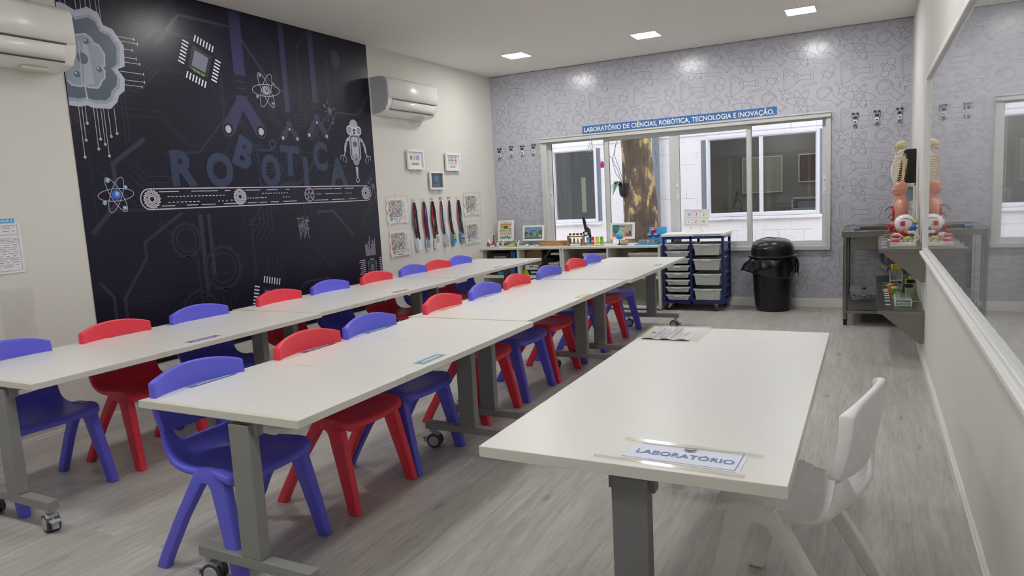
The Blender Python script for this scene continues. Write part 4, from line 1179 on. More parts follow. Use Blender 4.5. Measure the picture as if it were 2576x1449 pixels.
for row, ys, xc, nm in ((1, C1, 2.065, 'middle row'), (2, C2, .66, 'left row beside the mural')):
    for i, y in enumerate(ys):
        red = i % 2 == 1
        nb = 'blue' if not red else 'red'
        k = i // 2; od = (['nearest', 'second', 'third', 'fourth', 'farthest'] if not red else ['nearest', 'second', 'third', 'farthest'])[k]
        place(xc + (-.01 if i > 2 else 0), y, R(rnd.uniform(-1.5, 1.5)), RED if red else None, '%s moulded plastic chair, %s of the %s ones in the %s' % (nb, od, nb, nm), 'moulded chairs at the table rows')
place(4.0, -5.63, R(169), WHT, 'white moulded plastic chair at the separate table by the whiteboard', None)

# ------------------------------------------------------------------ air conditioners
def aircon(y0, y1, label):
    e = empty('air_conditioner', (0, (y0 + y1) / 2, 2.13)); tag(e, label, 'air conditioner'); h = (y1 - y0) / 2
    prof = [(.0, .33), (.10, .335), (.165, .325), (.195, .29), (.20, .20), (.198, .125), (.185, .07), (.15, .02), (.09, 0), (.0, -.01)]
    MB().prism(prof, -h, -h + .035, 'ac_grey').prism(prof, h - .035, h, 'ac_grey') if False else None
    m = MB(); n = len(prof); vv = [(p[0], -h + .002, p[1]) for p in prof] + [(p[0], h - .002, p[1]) for p in prof]
    m.add(vv, [tuple(range(n)), tuple(range(2 * n - 1, n - 1, -1))] + [(i, n + i, n + (i + 1) % n, (i + 1) % n) for i in range(n)], 'ac_white')
    for i in (0, 1): m.m[i] = m.mi('ac_grey')
    fixnormals(m.build('body', e, bevel=.008, seg=3, angle=30))
    fp = MB(); pr = [(.17, .322), (.196, .292), (.203, .20), (.202, .128)]
    a = [(p[0] + .003, -h + .012, p[1]) for p in pr]; b = [(p[0] + .003, h - .012, p[1]) for p in pr]
    fp.grid([a, b], 'ac_white'); fp.build('front_panel', e, solid=.004, angle=60)
    lv = MB(); pr = [(.198, .115), (.186, .065), (.166, .035)]
    lv.grid([[(p[0] + .004, -h + .07, p[1]) for p in pr], [(p[0] + .004, h - .07, p[1]) for p in pr]], 'ac_white'); lv.build('louver', e, solid=.004)
    dk = MB().box((.150, -h + .06, .118), (.204, h - .06, .1235), 'ac_dark').box((.12, -h + .06, .028), (.171, h - .06, .0335), 'ac_dark')
    dk.box((.2045, h - .10, .16), (.206, h - .07, .163), 'ac_dark').box((.2045, -.02, .215), (.206, .02, .219), 'ac_grey'); dk.build('slot', e, smooth=False)
    MB().box((.03, h - .25, -.018), (.10, h - .12, -.002), 'off_white').build('drain_cap', e)
aircon(-2.345, -1.50, 'white split air conditioner to the right of the mural')
aircon(-6.05, -5.205, 'white split air conditioner to the left of the mural, cut by the photo edge')

# ------------------------------------------------------------------ framed pictures on the left wall
def wallframe(y0, y1, z0, z1, label, art, bg='paper'):
    e = empty('picture_frame', (0, (y0 + y1) / 2, z0)); tag(e, label, 'framed picture')
    hw, hh = (y1 - y0) / 2, z1 - z0
    MB().frame((.012, -hw, 0), (.034, hw, hh), .022, 'white', axis='x').build('frame', e, bevel=.003)
    m = MB().box((.013, -hw + .018, .018), (.018, hw - .018, hh - .018), bg)
    A = Art(lambda u, v, l: (.0185 + .0004 * l, u, v)); A.mb = m; art(A, hw, hh); m.build('print', e, smooth=False)
    s = MB()
    for y in (-hw * .45, hw * .45): s.tube([(0, y, -.008), (.05, y, -.010), (.052, y, .014)], .004, 'white', n=6); s.tube([(0, y, -.03), (.02, y, -.032)], .004, 'white', n=6)
    s.build('bracket', e)
def art_maker(A, hw, hh):
    for ch, c, x in zip('MAKER', ('label_red', 'label_orange', 'lime', 'sky_blue', 'label_purple'), (-.072, -.038, -.004, .028, .062)): A.text(ch, x, hh * .62, .046, c, bold=.02, fitw=.028)
    A.text('LEARNING', 0, hh * .30, .022, 'label_red', bold=.02, fitw=.13)
def art_steam(A, hw, hh):
    for ch, c, x in zip('STEAM', ('green', 'sky_blue', 'red', 'yellow', 'label_purple'), (-.072, -.036, 0, .036, .072)):
        A.poly([(x - .014, hh * .78), (x + .014, hh * .78), (x + .014, hh * .58), (x, hh * .53), (x - .014, hh * .58)], c, 2); A.disc(x, hh * .45, .016, 'paper', b=.022, lay=2); A.ring(x, hh * .45, .015, .0022, c, b=.021, lay=3); A.text(ch, x, hh * .45, .017, c, bold=.01, lay=4)
        A.rect(x - .008, hh * .64, x + .008, hh * .74, 'paper', 3)
    A.text('EDUCATION', 0, hh * .24, .020, 'ink_dark', bold=.005, fitw=.11)
def art_tech(A, hw, hh):
    for g in (0, 60, 120): A.ring(0, hh * .58, .052, .003, 'sky_blue', b=.02, ang=g + 90, lay=2)
    A.line([(-.035, hh * .42), (0, hh * .80), (.035, hh * .42), (-.04, hh * .66), (.04, hh * .66), (-.035, hh * .42)], .002, 'label_blue', lay=2)
    A.disc(.006, hh * .62, .012, 'label_blue', lay=3); A.line([(-.085, hh * .55), (.085, hh * .55)], .0015, 'label_blue', lay=2)
    A.text('PROMOTION', 0, hh * .27, .015, 'label_blue', bold=.01, fitw=.12); A.rect(-.045, hh * .18, .045, hh * .19, 'label_blue', 2)
wallframe(-1.864, -1.573, 1.617, 1.817, 'white framed print reading MAKER LEARNING on the left wall', art_maker)
wallframe(-1.149, -.850, 1.610, 1.805, 'white framed print reading STEAM EDUCATION on the left wall', art_steam)
wallframe(-1.484, -1.214, 1.409, 1.604, 'white framed dark print below and between the two white prints', art_tech, 'dark_board')

# kit inventory boards: irregular white plates full of small printed parts
def kitboard(y0, y1, z0, z1, label):
    e = empty('kit_board', (0, (y0 + y1) / 2, z0)); tag(e, label, 'kit board', 'white kit boards around the lanyards')
    w_, h_ = y1 - y0, z1 - z0; hw = w_ / 2
    o_ = [(-hw + .01, h_ * .97), (-hw + .02, h_), (-hw * .4, h_ * .985), (-hw * .35, h_ * 1.0), (hw * .3, h_ * 1.0), (hw * .35, h_ * .985), (hw * .9, h_ * 1.0), (hw * .93, h_ * .96), (hw * .9, h_ * .80), (hw, h_ * .76), (hw, h_ * .62), (hw * .93, h_ * .58), (hw * .93, h_ * .42), (hw, h_ * .38), (hw, h_ * .20), (hw * .93, h_ * .15), (hw * .96, h_ * .02), (hw * .8, h_ * .0), (hw * .74, h_ * .05), (-hw * .72, h_ * .045), (-hw * .8, h_ * -.02), (-hw * .93, h_ * 0), (-hw * .9, h_ * .12), (-hw, h_ * .17), (-hw * .98, h_ * .33), (-hw * .88, h_ * .38), (-hw * .90, h_ * .52), (-hw * 1.0, h_ * .56), (-hw * .99, h_ * .70), (-hw * .9, h_ * .76)]
    fixnormals(MB().prism(o_, .004, .009, 'white', axis='x').build('plate', e, smooth=False))
    m = MB(); A = Art(lambda u, v, l: (.0092 + .0003 * l, u, v)); A.mb = m; rnd = random.Random(9)
    for bx, c, c2 in ((-.115, 'label_orange', 'orange'), (-.062, 'label_red', 'label_blue'), (.0, 'label_green', 'label_purple'), (.050, 'ink_grey', 'ink_grey')):
        A.line([(bx - .024, h_ * .60), (bx - .024, h_ * .88), (bx + .024, h_ * .88), (bx + .024, h_ * .60)], .008, c, lay=1); A.line([(bx - .024, h_ * .60), (bx - .024, h_ * .30), (bx + .024, h_ * .30), (bx + .024, h_ * .60)], .008, c2, lay=1)
        for k in range(44):
            x = bx + rnd.uniform(-.018, .018); z = h_ * rnd.uniform(.33, .85); d = rnd.uniform(.004, .011); s_ = rnd.choice((-1, 1))
            A.line([(x - d * .6, z - d * s_), (x + d * .6, z + d * s_)], .0048, rnd.choice(('ink_dark', 'ink_black', 'ink_grey', 'label_red', 'ink_dark')), lay=2)
    for k in range(16): x = rnd.uniform(.09, .135); z = h_ * rnd.uniform(.1, .5); A.line([(x, z), (x + .008, z + .012)], .003, 'ink_dark', lay=2)
    A.line([(.09, h_ * .62), (.085, h_ * .82)], .006, 'label_blue', lay=2); A.line([(.112, h_ * .62), (.108, h_ * .84)], .005, 'brown', lay=2); A.ring(.11, h_ * .54, .008, .003, 'label_yellow', lay=2, n=10)
    for x, s_ in ((-.105, .026), (-.055, .016), (-.02, .012)): A.poly([(x, h_ * .21 - s_), (x + s_ * 1.1, h_ * .22), (x, h_ * .21 + s_), (x - s_ * 1.1, h_ * .20)], 'ink_grey', 2)
    for k in range(4): A.line([(.015 + k * .014, h_ * .17), (.03 + k * .014, h_ * .24)], .004, 'ink_dark', lay=2)
    A.rect(-.05, h_ * .095, .03, h_ * .13, 'green', 2)
    m.build('printed_parts', e, smooth=False)
    MB().add([(.011, -hw - .02, -.02), (.011, hw + .02, -.02), (.011, hw + .02, h_ + .02), (.011, -hw - .02, h_ + .02)], [(0, 1, 2, 3)], 'film').build('clear_sleeve', e, smooth=False)
    MB().box((.0, -.01, h_ + .02), (.012, .01, h_ + .035), 'white').build('hook', e)
kitboard(-2.245, -1.895, 1.08, 1.342, 'white kit board at upper left of the lanyards, nearest the mural')
kitboard(-2.235, -1.888, .752, 1.022, 'white kit board at lower left of the lanyards, nearest the mural')
kitboard(-.798, -.425, 1.095, 1.353, 'white kit board at upper right of the lanyards, by the corner')
kitboard(-.800, -.435, .760, 1.022, 'white kit board at lower right of the lanyards, by the corner')

# lanyards hung in six bunches with a coloured tag above each
LY = (-1.795, -1.616, -1.453, -1.274, -1.105, -.925)
tagc = ('label_green', 'label_yellow', 'label_blue', 'label_purple', 'label_red', 'label_orange')
tagn = ('green', 'yellow', 'blue', 'purple', 'red', 'orange')
straps = (('teal', 'strap_black', 'strap_red', 'strap_black'), ('strap_red', 'strap_red', 'strap_black', 'strap_blue'), ('strap_black', 'strap_red', 'strap_black', 'strap_black'), ('strap_red', 'strap_black', 'strap_blue', 'white'), ('strap_black', 'strap_black', 'strap_red', 'paper'), ('strap_red', 'strap_black', 'strap_blue', 'strap_black'))
cards = ('white', 'clear', 'white', 'edge', 'photo', 'blue')
for i, y in enumerate(LY):
    tag(MB().box((.0, y - .032, 1.298), (.003, y + .032, 1.330), 'paper').box((.003, y - .028, 1.302), (.004, y + .028, 1.327), tagc[i]).box((.004, y - .018, 1.311), (.0046, y + .018, 1.318), 'paper').build('hook_tag', bevel=.001),
        'small %s tag above the %s bunch of lanyards' % (tagn[i], ('first', 'second', 'third', 'fourth', 'fifth', 'sixth')[i] + ' (from the mural side)'), 'tag', 'coloured tags over the lanyards')
    e = empty('lanyard_bunch', (0, y, 1.29)); tag(e, 'bunch of hanging lanyards under the small %s tag' % tagn[i], 'lanyards', 'bunches of lanyards on the wall')
    MB().box((0, -.008, -.012), (.006, .008, .008), 'white').tube([(.005, 0, -.002), (.026, 0, -.008), (.028, 0, .004)], .003, 'white', n=6).build('hook', e)
    rnd = random.Random(i + 20)
    for k, sm in enumerate(straps[i]):
        dx = .010 + .005 * k; sp = rnd.uniform(.006, .022); bt = -.37 + rnd.uniform(-.03, .02); off = (k - 1.5) * .010
        m = MB()
        for s_ in (-1, 1):
            pts = [(dx, s_ * .004, 0), (dx + .006, s_ * sp * .6 + off, -.10), (dx + .008, s_ * sp + off, -.22), (dx + .004, s_ * .008 + .03 + off, bt)]
            q = []
            for a, b in zip(pts, pts[1:]):
                for t in range(4): q.append(tuple(a[j] + (b[j] - a[j]) * t / 4 for j in range(3)))
            q.append(pts[-1])
            m.grid([[(p[0], p[1] - .0055, p[2]) for p in q], [(p[0] + .001, p[1] + .0055, p[2]) for p in q]], sm)
        m.build('strap', e, solid=.0015)
        cy = .03 + off; c = MB(); z1 = bt - .01; cw_, chh = .058, .098 + .01 * (k % 2)
        ty = R(rnd.uniform(-5, 5)); rot = Matrix.Rotation(ty, 3, 'X')
        if cards[i] == 'edge': rot = Matrix.Rotation(R(78), 3, 'Z')
        mt = {'white': 'paper', 'clear': ('clear_plastic', 'paper', 'label_blue', 'clear_plastic')[k], 'edge': 'paper', 'photo': 'sky_blue' if k == 3 else 'label_blue', 'blue': 'label_blue'}[cards[i]]
        c.box((dx + .002, cy - cw_ / 2, z1 - chh), (dx + .004, cy + cw_ / 2, z1), mt, rot)
        if k == 3 and cards[i] in ('photo', 'blue', 'white'):
            xx = dx + .0046
            if cards[i] == 'photo':
                c.box((xx, cy - .022, z1 - .075), (xx + .0004, cy + .022, z1 - .015), 'yellow'); c.ball((xx, cy - .009, z1 - .042), (.001, .009, .010), 'brown', 8, 6); c.ball((xx, cy + .010, z1 - .045), (.001, .009, .010), 'brown', 8, 6); c.box((xx, cy - .022, z1 - .075), (xx + .001, cy + .022, z1 - .058), 'leaf')
            elif cards[i] == 'blue': c.box((xx, cy - .024, z1 - .03), (xx + .0004, cy + .024, z1 - .02), 'paper'); c.ball((xx, cy - .009, z1 - .05), (.001, .009, .010), 'navy', 8, 6); c.ball((xx, cy + .011, z1 - .05), (.001, .009, .010), 'navy', 8, 6)
            else: c.box((xx, cy - .020, z1 - .085), (xx + .0004, cy + .020, z1 - .012), 'ink_grey') if i == 2 else None
        c.box((dx + .001, cy - .006, z1 - .004), (dx + .004, cy + .006, z1 + .014), 'chrome')
        c.build('badge', e, smooth=False)

# papers on the left wall near the photo edge
nb = MB().box((.001, -5.80, 1.016), (.004, -5.532, 1.288), 'paper')
A = Art(lambda u, v, l: (.0042 + .0003 * l, u, v)); A.mb = nb
A.line([(-5.78, 1.03), (-5.548, 1.03), (-5.548, 1.275), (-5.78, 1.275)], .0016, 'ink_dark', closed=True); A.line([(-5.78, 1.225), (-5.548, 1.225)], .0016, 'ink_dark')
A.line([(-5.77, 1.18), (-5.555, 1.18), (-5.555, 1.205), (-5.77, 1.205)], .0012, 'ink_dark', closed=True)
rnd = random.Random(2)
for k, z in enumerate((1.266, 1.258, 1.243, 1.196, 1.188, 1.168, 1.156, 1.145, 1.134, 1.122, 1.108, 1.097, 1.086, 1.074, 1.06, 1.05)):
    a = -5.77
    while a < -5.57: d = rnd.uniform(.015, .05); A.rect(a, z, min(a + d, -5.56), z + .0035, 'ink_grey'); a += d + rnd.uniform(.004, .02)
tag(nb.build('notice_sheet', smooth=False), 'printed white notice sheet on the left wall at the photo edge', 'notice')
lb = MB().box((.001, -5.86, 1.290), (.003, -5.557, 1.313), 'sky_blue')
A = Art(lambda u, v, l: (.0032 + .0003 * l, u, v)); A.mb = lb; A.text('UNIDADE 6', -5.62, 1.3015, .013, 'white', bold=.012, fitw=.11)
tag(lb.build('header_strip', smooth=False), 'light blue header strip above the notice sheet', 'label strip')
m = MB(); rows = []
for i in range(8):
    rows.append([(.012 + .006 * sin(i * 1.3 + j * .9), -5.69 + .17 * j / 7 + .004 * sin(i), .93 - .27 * i / 7) for j in range(8)])
m.grid(rows, 'film'); tag(m.build('plastic_sleeve', angle=80), 'empty clear plastic sleeve stuck below the notice sheet', 'sleeve')

# ------------------------------------------------------------------ whiteboard on the right wall
bd = empty('whiteboard', (W, 0, 0)); tag(bd, 'long glossy whiteboard with a white frame on the right wall', 'whiteboard')
by0, by1, bz0, bz1 = -8.6, -2.46, .780, 1.915
MB().box((-.018, by0 + .03, bz0 + .02), (-.010, by1 - .02, bz1 - .02), 'board_glass').build('panel', bd, smooth=False)
m = MB(); m.frame((-.034, by0, bz0), (0, by1, bz1), .035, 'white', axis='x'); m.build('frame', bd, bevel=.004)
MB().box((-.050, by0, bz0 - .004), (-.0, by1, bz0 + .016), 'white').build('tray', bd, bevel=.004)
# charts on the right wall before the board
def chart(y0, y1, z0, z1, name, label):
    m = MB().box((W - .006, y0, z0), (W - .002, y1, z1), 'chart_grey'); A = Art(lambda u, v, l: (W - .0062 - .0003 * l, u, v)); A.mb = m; rnd = random.Random(int(z0 * 100))
    for k in range(14):
        y = rnd.uniform(y0 + .04, y1 - .1); z = rnd.uniform(z0 + .03, z1 - .08); A.rect(y, z, y + rnd.uniform(.03, .08), z + rnd.uniform(.02, .06), rnd.choice(('ink_black', 'ink_dark', 'paper')))
    A.line([(y0 + .02, z0 + .02), (y1 - .02, z0 + .02), (y1 - .02, z1 - .02), (y0 + .02, z1 - .02)], .006, 'ink_grey', closed=True)
    tag(m.build(name, smooth=False), label, 'chart')
chart(-2.40, -1.93, 1.52, 1.90, 'wall_chart', 'upper chart on the right wall, seen edge-on beside the whiteboard')
chart(-2.40, -1.93, 1.09, 1.49, 'wall_chart', 'lower chart on the right wall, seen edge-on beside the whiteboard')

# ------------------------------------------------------------------ low shelving under the window
def shelving(x0, x1, divs, label):
    e = empty('shelving_unit', (x0, -.47, 0)); tag(e, label, 'shelving', 'low white shelving along the back wall'); w_ = x1 - x0; d = .445
    m = MB()
    m.box((0, 0, .675), (w_, d, .698), 'laminate'); m.box((0, .004, 0.01), (.022, d, .675), 'laminate'); m.box((w_ - .022, .004, .01), (w_, d, .675), 'laminate')
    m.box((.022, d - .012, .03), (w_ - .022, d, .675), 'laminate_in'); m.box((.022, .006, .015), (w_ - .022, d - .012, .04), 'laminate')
    m.build('carcass', e, bevel=.0015)
    MB().box((.022, .006, .340), (w_ - .022, d - .012, .366), 'laminate').build('shelf_board', e, bevel=.001)
    for dv in divs:
        MB().box((dv - x0 - .011, .006, .366), (dv - x0 + .011, d - .012, .675), 'laminate').build('divider', e, bevel=.001)
        MB().box((dv - x0 - .011, .006, .040), (dv - x0 + .011, d - .012, .340), 'laminate').build('divider', e, bevel=.001)
    m = MB()
    for x in (.03, w_ - .03):
        for y in (.05, d - .05): m.cyl((x, y, 0), (x, y, .012), .015, 'black_plastic', n=10)
    m.build('foot', e)
shelving(.004, 1.052, (.50,), 'left white shelving unit holding boxes, in the corner of the room')
shelving(1.056, 2.185, (1.60,), 'right white shelving unit beside the drawer trolley')
TOP = .698
# contents of the left unit
def boxobj(name, a, b, mt, label, cat='box', rot=None, extra=None, group=None):
    m = MB().box(a, b, mt, rot)
    if extra: extra(m)
    return tag(m.build(name, bevel=.002), label, cat, group)
def gx(m):
    A = Art(lambda u, v, l: (u, -.3505 - .0004 * l, v)); A.mb = m
    A.text('GRAVITRAX', .205, .582, .024, 'white', fitw=.17, bold=.004); A.line([(.04, .612), (.06, .612)], .004, 'paper')
boxobj('game_box', (.028, -.35, .500), (.345, -.10, .625), 'ink_black', 'flat black box lettered in white on the top left shelf', extra=gx)
boxobj('game_box', (.030, -.33, .367), (.330, -.10, .500), 'ink_black', 'black box underneath the white-lettered black box')
boxobj('binder', (.375, -.40, .367), (.395, -.12, .66), 'blue', 'blue upright binder at the right end of the black boxes', 'binder')
boxobj('binder', (.400, -.40, .367), (.425, -.12, .655), 'blue', 'second blue binder against the shelf divider', 'binder')
boxobj('storage_box', (.19, -.40, .367), (.30, -.36, .41), 'teal', 'low teal box at the front of the left shelf', 'box')
boxobj('cardboard_box', (.535, -.30, .47), (.735, -.08, .66), 'cardboard', 'open brown cardboard box behind the left row, on the shelving', rot=Matrix.Rotation(R(-6), 3, 'Y'))
boxobj('game_box', (.53, -.38, .367), (.74, -.12, .430), 'ink_black', 'green and black game box at the bottom of the small stack', extra=lambda m: m.prism([(.53, .367), (.60, .367), (.575, .425), (.53, .43)], -.3808, -.38, 'lime').box((.62, -.3806, .395), (.70, -.3801, .410), 'white').box((.62, -.3806, .375), (.67, -.3801, .387), 'green'))
boxobj('game_box', (.55, -.38, .432), (.715, -.14, .482), 'paper', 'white game box with red spots on top of the green and black one', extra=lambda m: m.box((.60, -.3806, .458), (.66, -.3801, .470), 'ink_black').cyl((.685, -.382, .457), (.685, -.38, .457), .008, 'red', n=10).cyl((.702, -.382, .457), (.702, -.38, .457), .008, 'red', n=10))
boxobj('game_box', (.722, -.37, .367), (.80, -.14, .478), 'blue', 'blue box standing right of the small game boxes')
boxobj('case', (.765, -.36, .367), (.90, -.12, .56), 'black_plastic', 'dark case in the middle of the second compartment', 'case')
boxobj('wooden_board', (.80, -.34, .50), (.83, -.10, .70), 'brown', 'dark brown panel leaning across the second compartment', 'board', rot=Matrix.Rotation(R(38), 3, 'Y'))
boxobj('storage_box', (.865, -.40, .400), (.99, -.15, .51), 'fabric_beige', 'beige lidded box at the right of the second compartment', extra=lambda m: m.box((.860, -.405, .500), (.995, -.145, .515), 'fabric_edge'))
boxobj('book', (.87, -.40, .367), (.995, -.16, .398), 'dark_red', 'dark red book under the beige lidded box', 'book')
boxobj('paper_tray', (.875, -.36, .60), (.995, -.12, .625), 'white', 'white tray high in the second compartment', 'tray')
# fabric bins in the right unit
for i, (x0, x1) in enumerate(((1.30, 1.575), (1.83, 2.15))):
    e = empty('fabric_bin', (x0, -.42, .367)); tag(e, 'beige fabric storage bin in the %s compartment of the right unit' % ('left', 'right')[i], 'bin')
    w_ = x1 - x0
    m = MB().box((0, 0, 0), (w_, .006, .235), 'fabric_beige').box((0, .3, 0), (w_, .306, .235), 'fabric_beige').box((0, 0, 0), (.006, .306, .235), 'fabric_beige').box((w_ - .006, 0, 0), (w_, .306, .235), 'fabric_beige').box((0, 0, 0), (w_, .306, .006), 'fabric_beige')
    m.build('body', e, bevel=.004); MB().frame((0, 0, 0), (0, 0, 0), 0, 'fabric_edge') if False else None
    m = MB()
    for a, b in (((-.006, -.006, .225), (w_ + .006, .008, .255)), ((-.006, .298, .225), (w_ + .006, .312, .255)), ((-.006, 0, .225), (.008, .306, .255)), ((w_ - .008, 0, .225), (w_ + .006, .306, .255))): m.box(a, b, 'fabric_edge')
    m.build('rim', e, bevel=.003)
boxobj('game_box', (1.10, -.38, .367), (1.24, -.14, .42), 'ink_black', 'small dark box at the left of the third compartment')
boxobj('case', (2.02, -.40, .367), (2.13, -.425, .395), 'black_plastic', 'small black case before the right fabric bin', 'case')

# ------------------------------------------------------------------ things standing on the shelving
def deskframe(x0, x1, z0, z1, y, label, art, tilt=8):
    e = empty('picture_frame', ((x0 + x1) / 2, y, TOP)); tag(e, label, 'framed picture'); hw = (x1 - x0) / 2; h_ = z1 - z0; zb = z0 - TOP
    rot = Matrix.Rotation(R(-tilt), 3, 'X'); pv = (0, 0, zb)
    def rt(m): m.v = [tuple(Vector(pv) + rot @ (Vector(p) - Vector(pv))) for p in m.v]; return m
    rt(MB().frame((-hw, -.012, zb), (hw, .008, zb + h_), .024, 'white')).build('frame', e, bevel=.003)
    m = MB().box((-hw + .02, -.006, zb + .02), (hw - .02, .004, zb + h_ - .02), 'paper')
    A = Art(lambda u, v, l: (u, -.0062 - .0004 * l, v)); A.mb = m; art(A, hw - .024, zb + .024, h_ - .048); rt(m).build('print', e, smooth=False)
    m = MB()
    for s_ in (-1, 1): m.tube([(s_ * hw * .45, -.03, zb + .02), (s_ * hw * .45, -.028, zb - .006), (s_ * hw * .45, .0, zb - .012), (s_ * hw * .5, -.01, .004), (s_ * hw * .62, -.035, .003)], .0035, 'labglass', n=6); m.tube([(s_ * hw * .45, .0, zb - .012), (s_ * hw * .4, .045, .004)], .0035, 'labglass', n=6)
    m.build('easel', e)
def art_classes(A, w_, z0, h_):
    A.rect(-w_, z0, w_, z0 + h_, 'off_white', 1); A.poly([(-w_ * .9, z0 + h_ * .84), (w_ * .9, z0 + h_ * .84), (w_ * .9, z0 + h_ * .90), (-w_ * .9, z0 + h_ * .90)], 'orange', 2); A.text('MAKER', 0, z0 + h_ * .955, .010, 'ink_dark', bold=.02)
    A.rect(-w_ * .35, z0 + h_ * .62, w_ * .35, z0 + h_ * .80, 'leaf', 2); A.line([(-w_ * .35, z0 + h_ * .62), (w_ * .35, z0 + h_ * .62), (w_ * .35, z0 + h_ * .80), (-w_ * .35, z0 + h_ * .80)], .003, 'wood', closed=True, lay=3)
    rnd = random.Random(4)
    for k in range(12):
        s_ = (-1, 1)[k % 2]; A.disc(s_ * w_ * rnd.uniform(.5, .88), z0 + h_ * rnd.uniform(.58, .80), .009, rnd.choice(('leaf', 'brown', 'lime', 'sky_blue')), n=8, lay=3)
    for r_ in range(2):
        for c_ in range(3):
            x = (c_ - 1) * w_ * .62; z = z0 + h_ * (.50 - r_ * .17); A.rect(x - w_ * .26, z - h_ * .05, x + w_ * .26, z + h_ * .04, ('label_teal', 'label_orange', 'label_green')[(c_ + r_) % 3], 2); A.rect(x - w_ * .26, z + h_ * .045, x + w_ * .26, z + h_ * .062, ('red', 'orange')[c_ % 2], 3)
            A.rect(x - w_ * .15, z - h_ * .03, x + w_ * .15, z + h_ * .02, 'off_white', 3)
    for k in range(14): A.disc(w_ * (-.85 + .13 * k), z0 + h_ * rnd.uniform(.06, .18), .010, rnd.choice(('orange', 'leaf', 'brown', 'sky_blue', 'label_yellow')), n=8, lay=3)
def art_crowd(A, w_, z0, h_):
    A.rect(-w_, z0, w_, z0 + h_, 'label_teal', 1); A.rect(-w_, z0 + h_ * .6, w_, z0 + h_, 'label_blue', 2); A.rect(-w_, z0, w_, z0 + h_ * .10, 'navy', 2); A.poly([(w_ * .45, z0 + h_ * .3), (w_, z0 + h_ * .3), (w_, z0 + h_ * .8), (w_ * .6, z0 + h_ * .65)], 'leaf', 3)
    A.rect(-w_, z0 + h_ * .25, -w_ * .6, z0 + h_ * .6, 'leaf', 3)
    A.text('ESCOLA', 0, z0 + h_ * .86, .012, 'yellow', bold=.03, lay=4); A.text('MAKER', 0, z0 + h_ * .70, .016, 'blue', bold=.04, lay=4)
    rnd = random.Random(6)
    for k in range(11):
        x = w_ * (-.72 + .15 * k); z = z0 + h_ * rnd.uniform(.14, .24); c = rnd.choice(('orange', 'teal', 'red', 'off_white', 'lime', 'blue')); A.poly([(x - .008, z), (x + .008, z), (x + .006, z + .028), (x - .006, z + .028)], c, 5); A.disc(x, z + .036, .0085, rnd.choice(('orange', 'brown', 'skin')), n=10, lay=6)
def art_puzzle(A, w_, z0, h_):
    A.rect(-w_, z0, w_, z0 + h_, 'ink_grey', 1); A.rect(-w_, z0 + h_ * .35, -w_ * .3, z0 + h_, 'teal', 2); A.rect(-w_ * .3, z0 + h_ * .35, w_ * .9, z0 + h_ * .95, 'label_grey', 2)
    A.text('missão', 0, z0 + h_ * .86, .018, 'blue', bold=.04, lay=4); A.poly([(-w_ * .35, z0 + h_ * .62), (w_ * .45, z0 + h_ * .62), (w_ * .4, z0 + h_ * .76), (-w_ * .3, z0 + h_ * .76)], 'label_yellow', 3)
    A.rect(-w_, z0, w_, z0 + h_ * .2, 'orange', 3)
    for x, c, s_ in ((-.6, 'brown', 1.), (-.1, 'orange', .9), (.5, 'skin', 1.1), (.75, 'brown', .8)): A.disc(w_ * x, z0 + h_ * .38, .016 * s_, c, n=12, lay=4); A.poly([(w_ * x - .018, z0 + .01), (w_ * x + .018, z0 + .01), (w_ * x + .012, z0 + h_ * .30), (w_ * x - .012, z0 + h_ * .30)], ('teal', 'red', 'dark_red', 'blue')[int(abs(x) * 10) % 4], 4)
deskframe(.062, .283, .752, 1.010, -.12, 'tall white framed poster at the left end of the shelving top', art_classes)
deskframe(.408, .690, .752, .938, -.12, 'wide white framed picture of a crowd beside the window frame', art_crowd)
deskframe(1.525, 1.808, .750, .936, -.12, 'wide white framed picture behind the small globe', art_puzzle)

g = empty('glue_bottle', (.022, -.28, TOP)); tag(g, 'small white glue bottle in the corner of the shelving top', 'bottle')
MB().lathe((0, 0, 0), [(.019, 0), (.022, .005), (.022, .07), (.016, .08)], 'white', 16, sy=.7).build('body', g); MB().lathe((0, 0, 0), [(.010, .08), (.010, .09), (.004, .11)], 'white', 12).build('nozzle', g); MB().box((-.015, -.0175, .02), (.015, -.0155, .055), 'label_purple').build('sticker', g)
g = empty('toy_microscope', (.085, -.28, TOP)); tag(g, 'little red toy instrument on dark legs beside the glue bottle', 'toy')
MB().cyl((0, 0, .03), (0, 0, .06), .018, 'red').build('body', g); MB().cyl((.002, 0, .06), (.012, 0, .138), .008, 'dark_red').cyl((.012, 0, .135), (.014, 0, .142), .012, 'red').build('tube', g)
for a in (90, 210, 330): MB().tube([(.01 * cos(R(a)), .01 * sin(R(a)), .036), (.05 * cos(R(a)), .05 * sin(R(a)), .028), (.055 * cos(R(a)), .055 * sin(R(a)), 0)], .005, 'brown').build('leg', g)
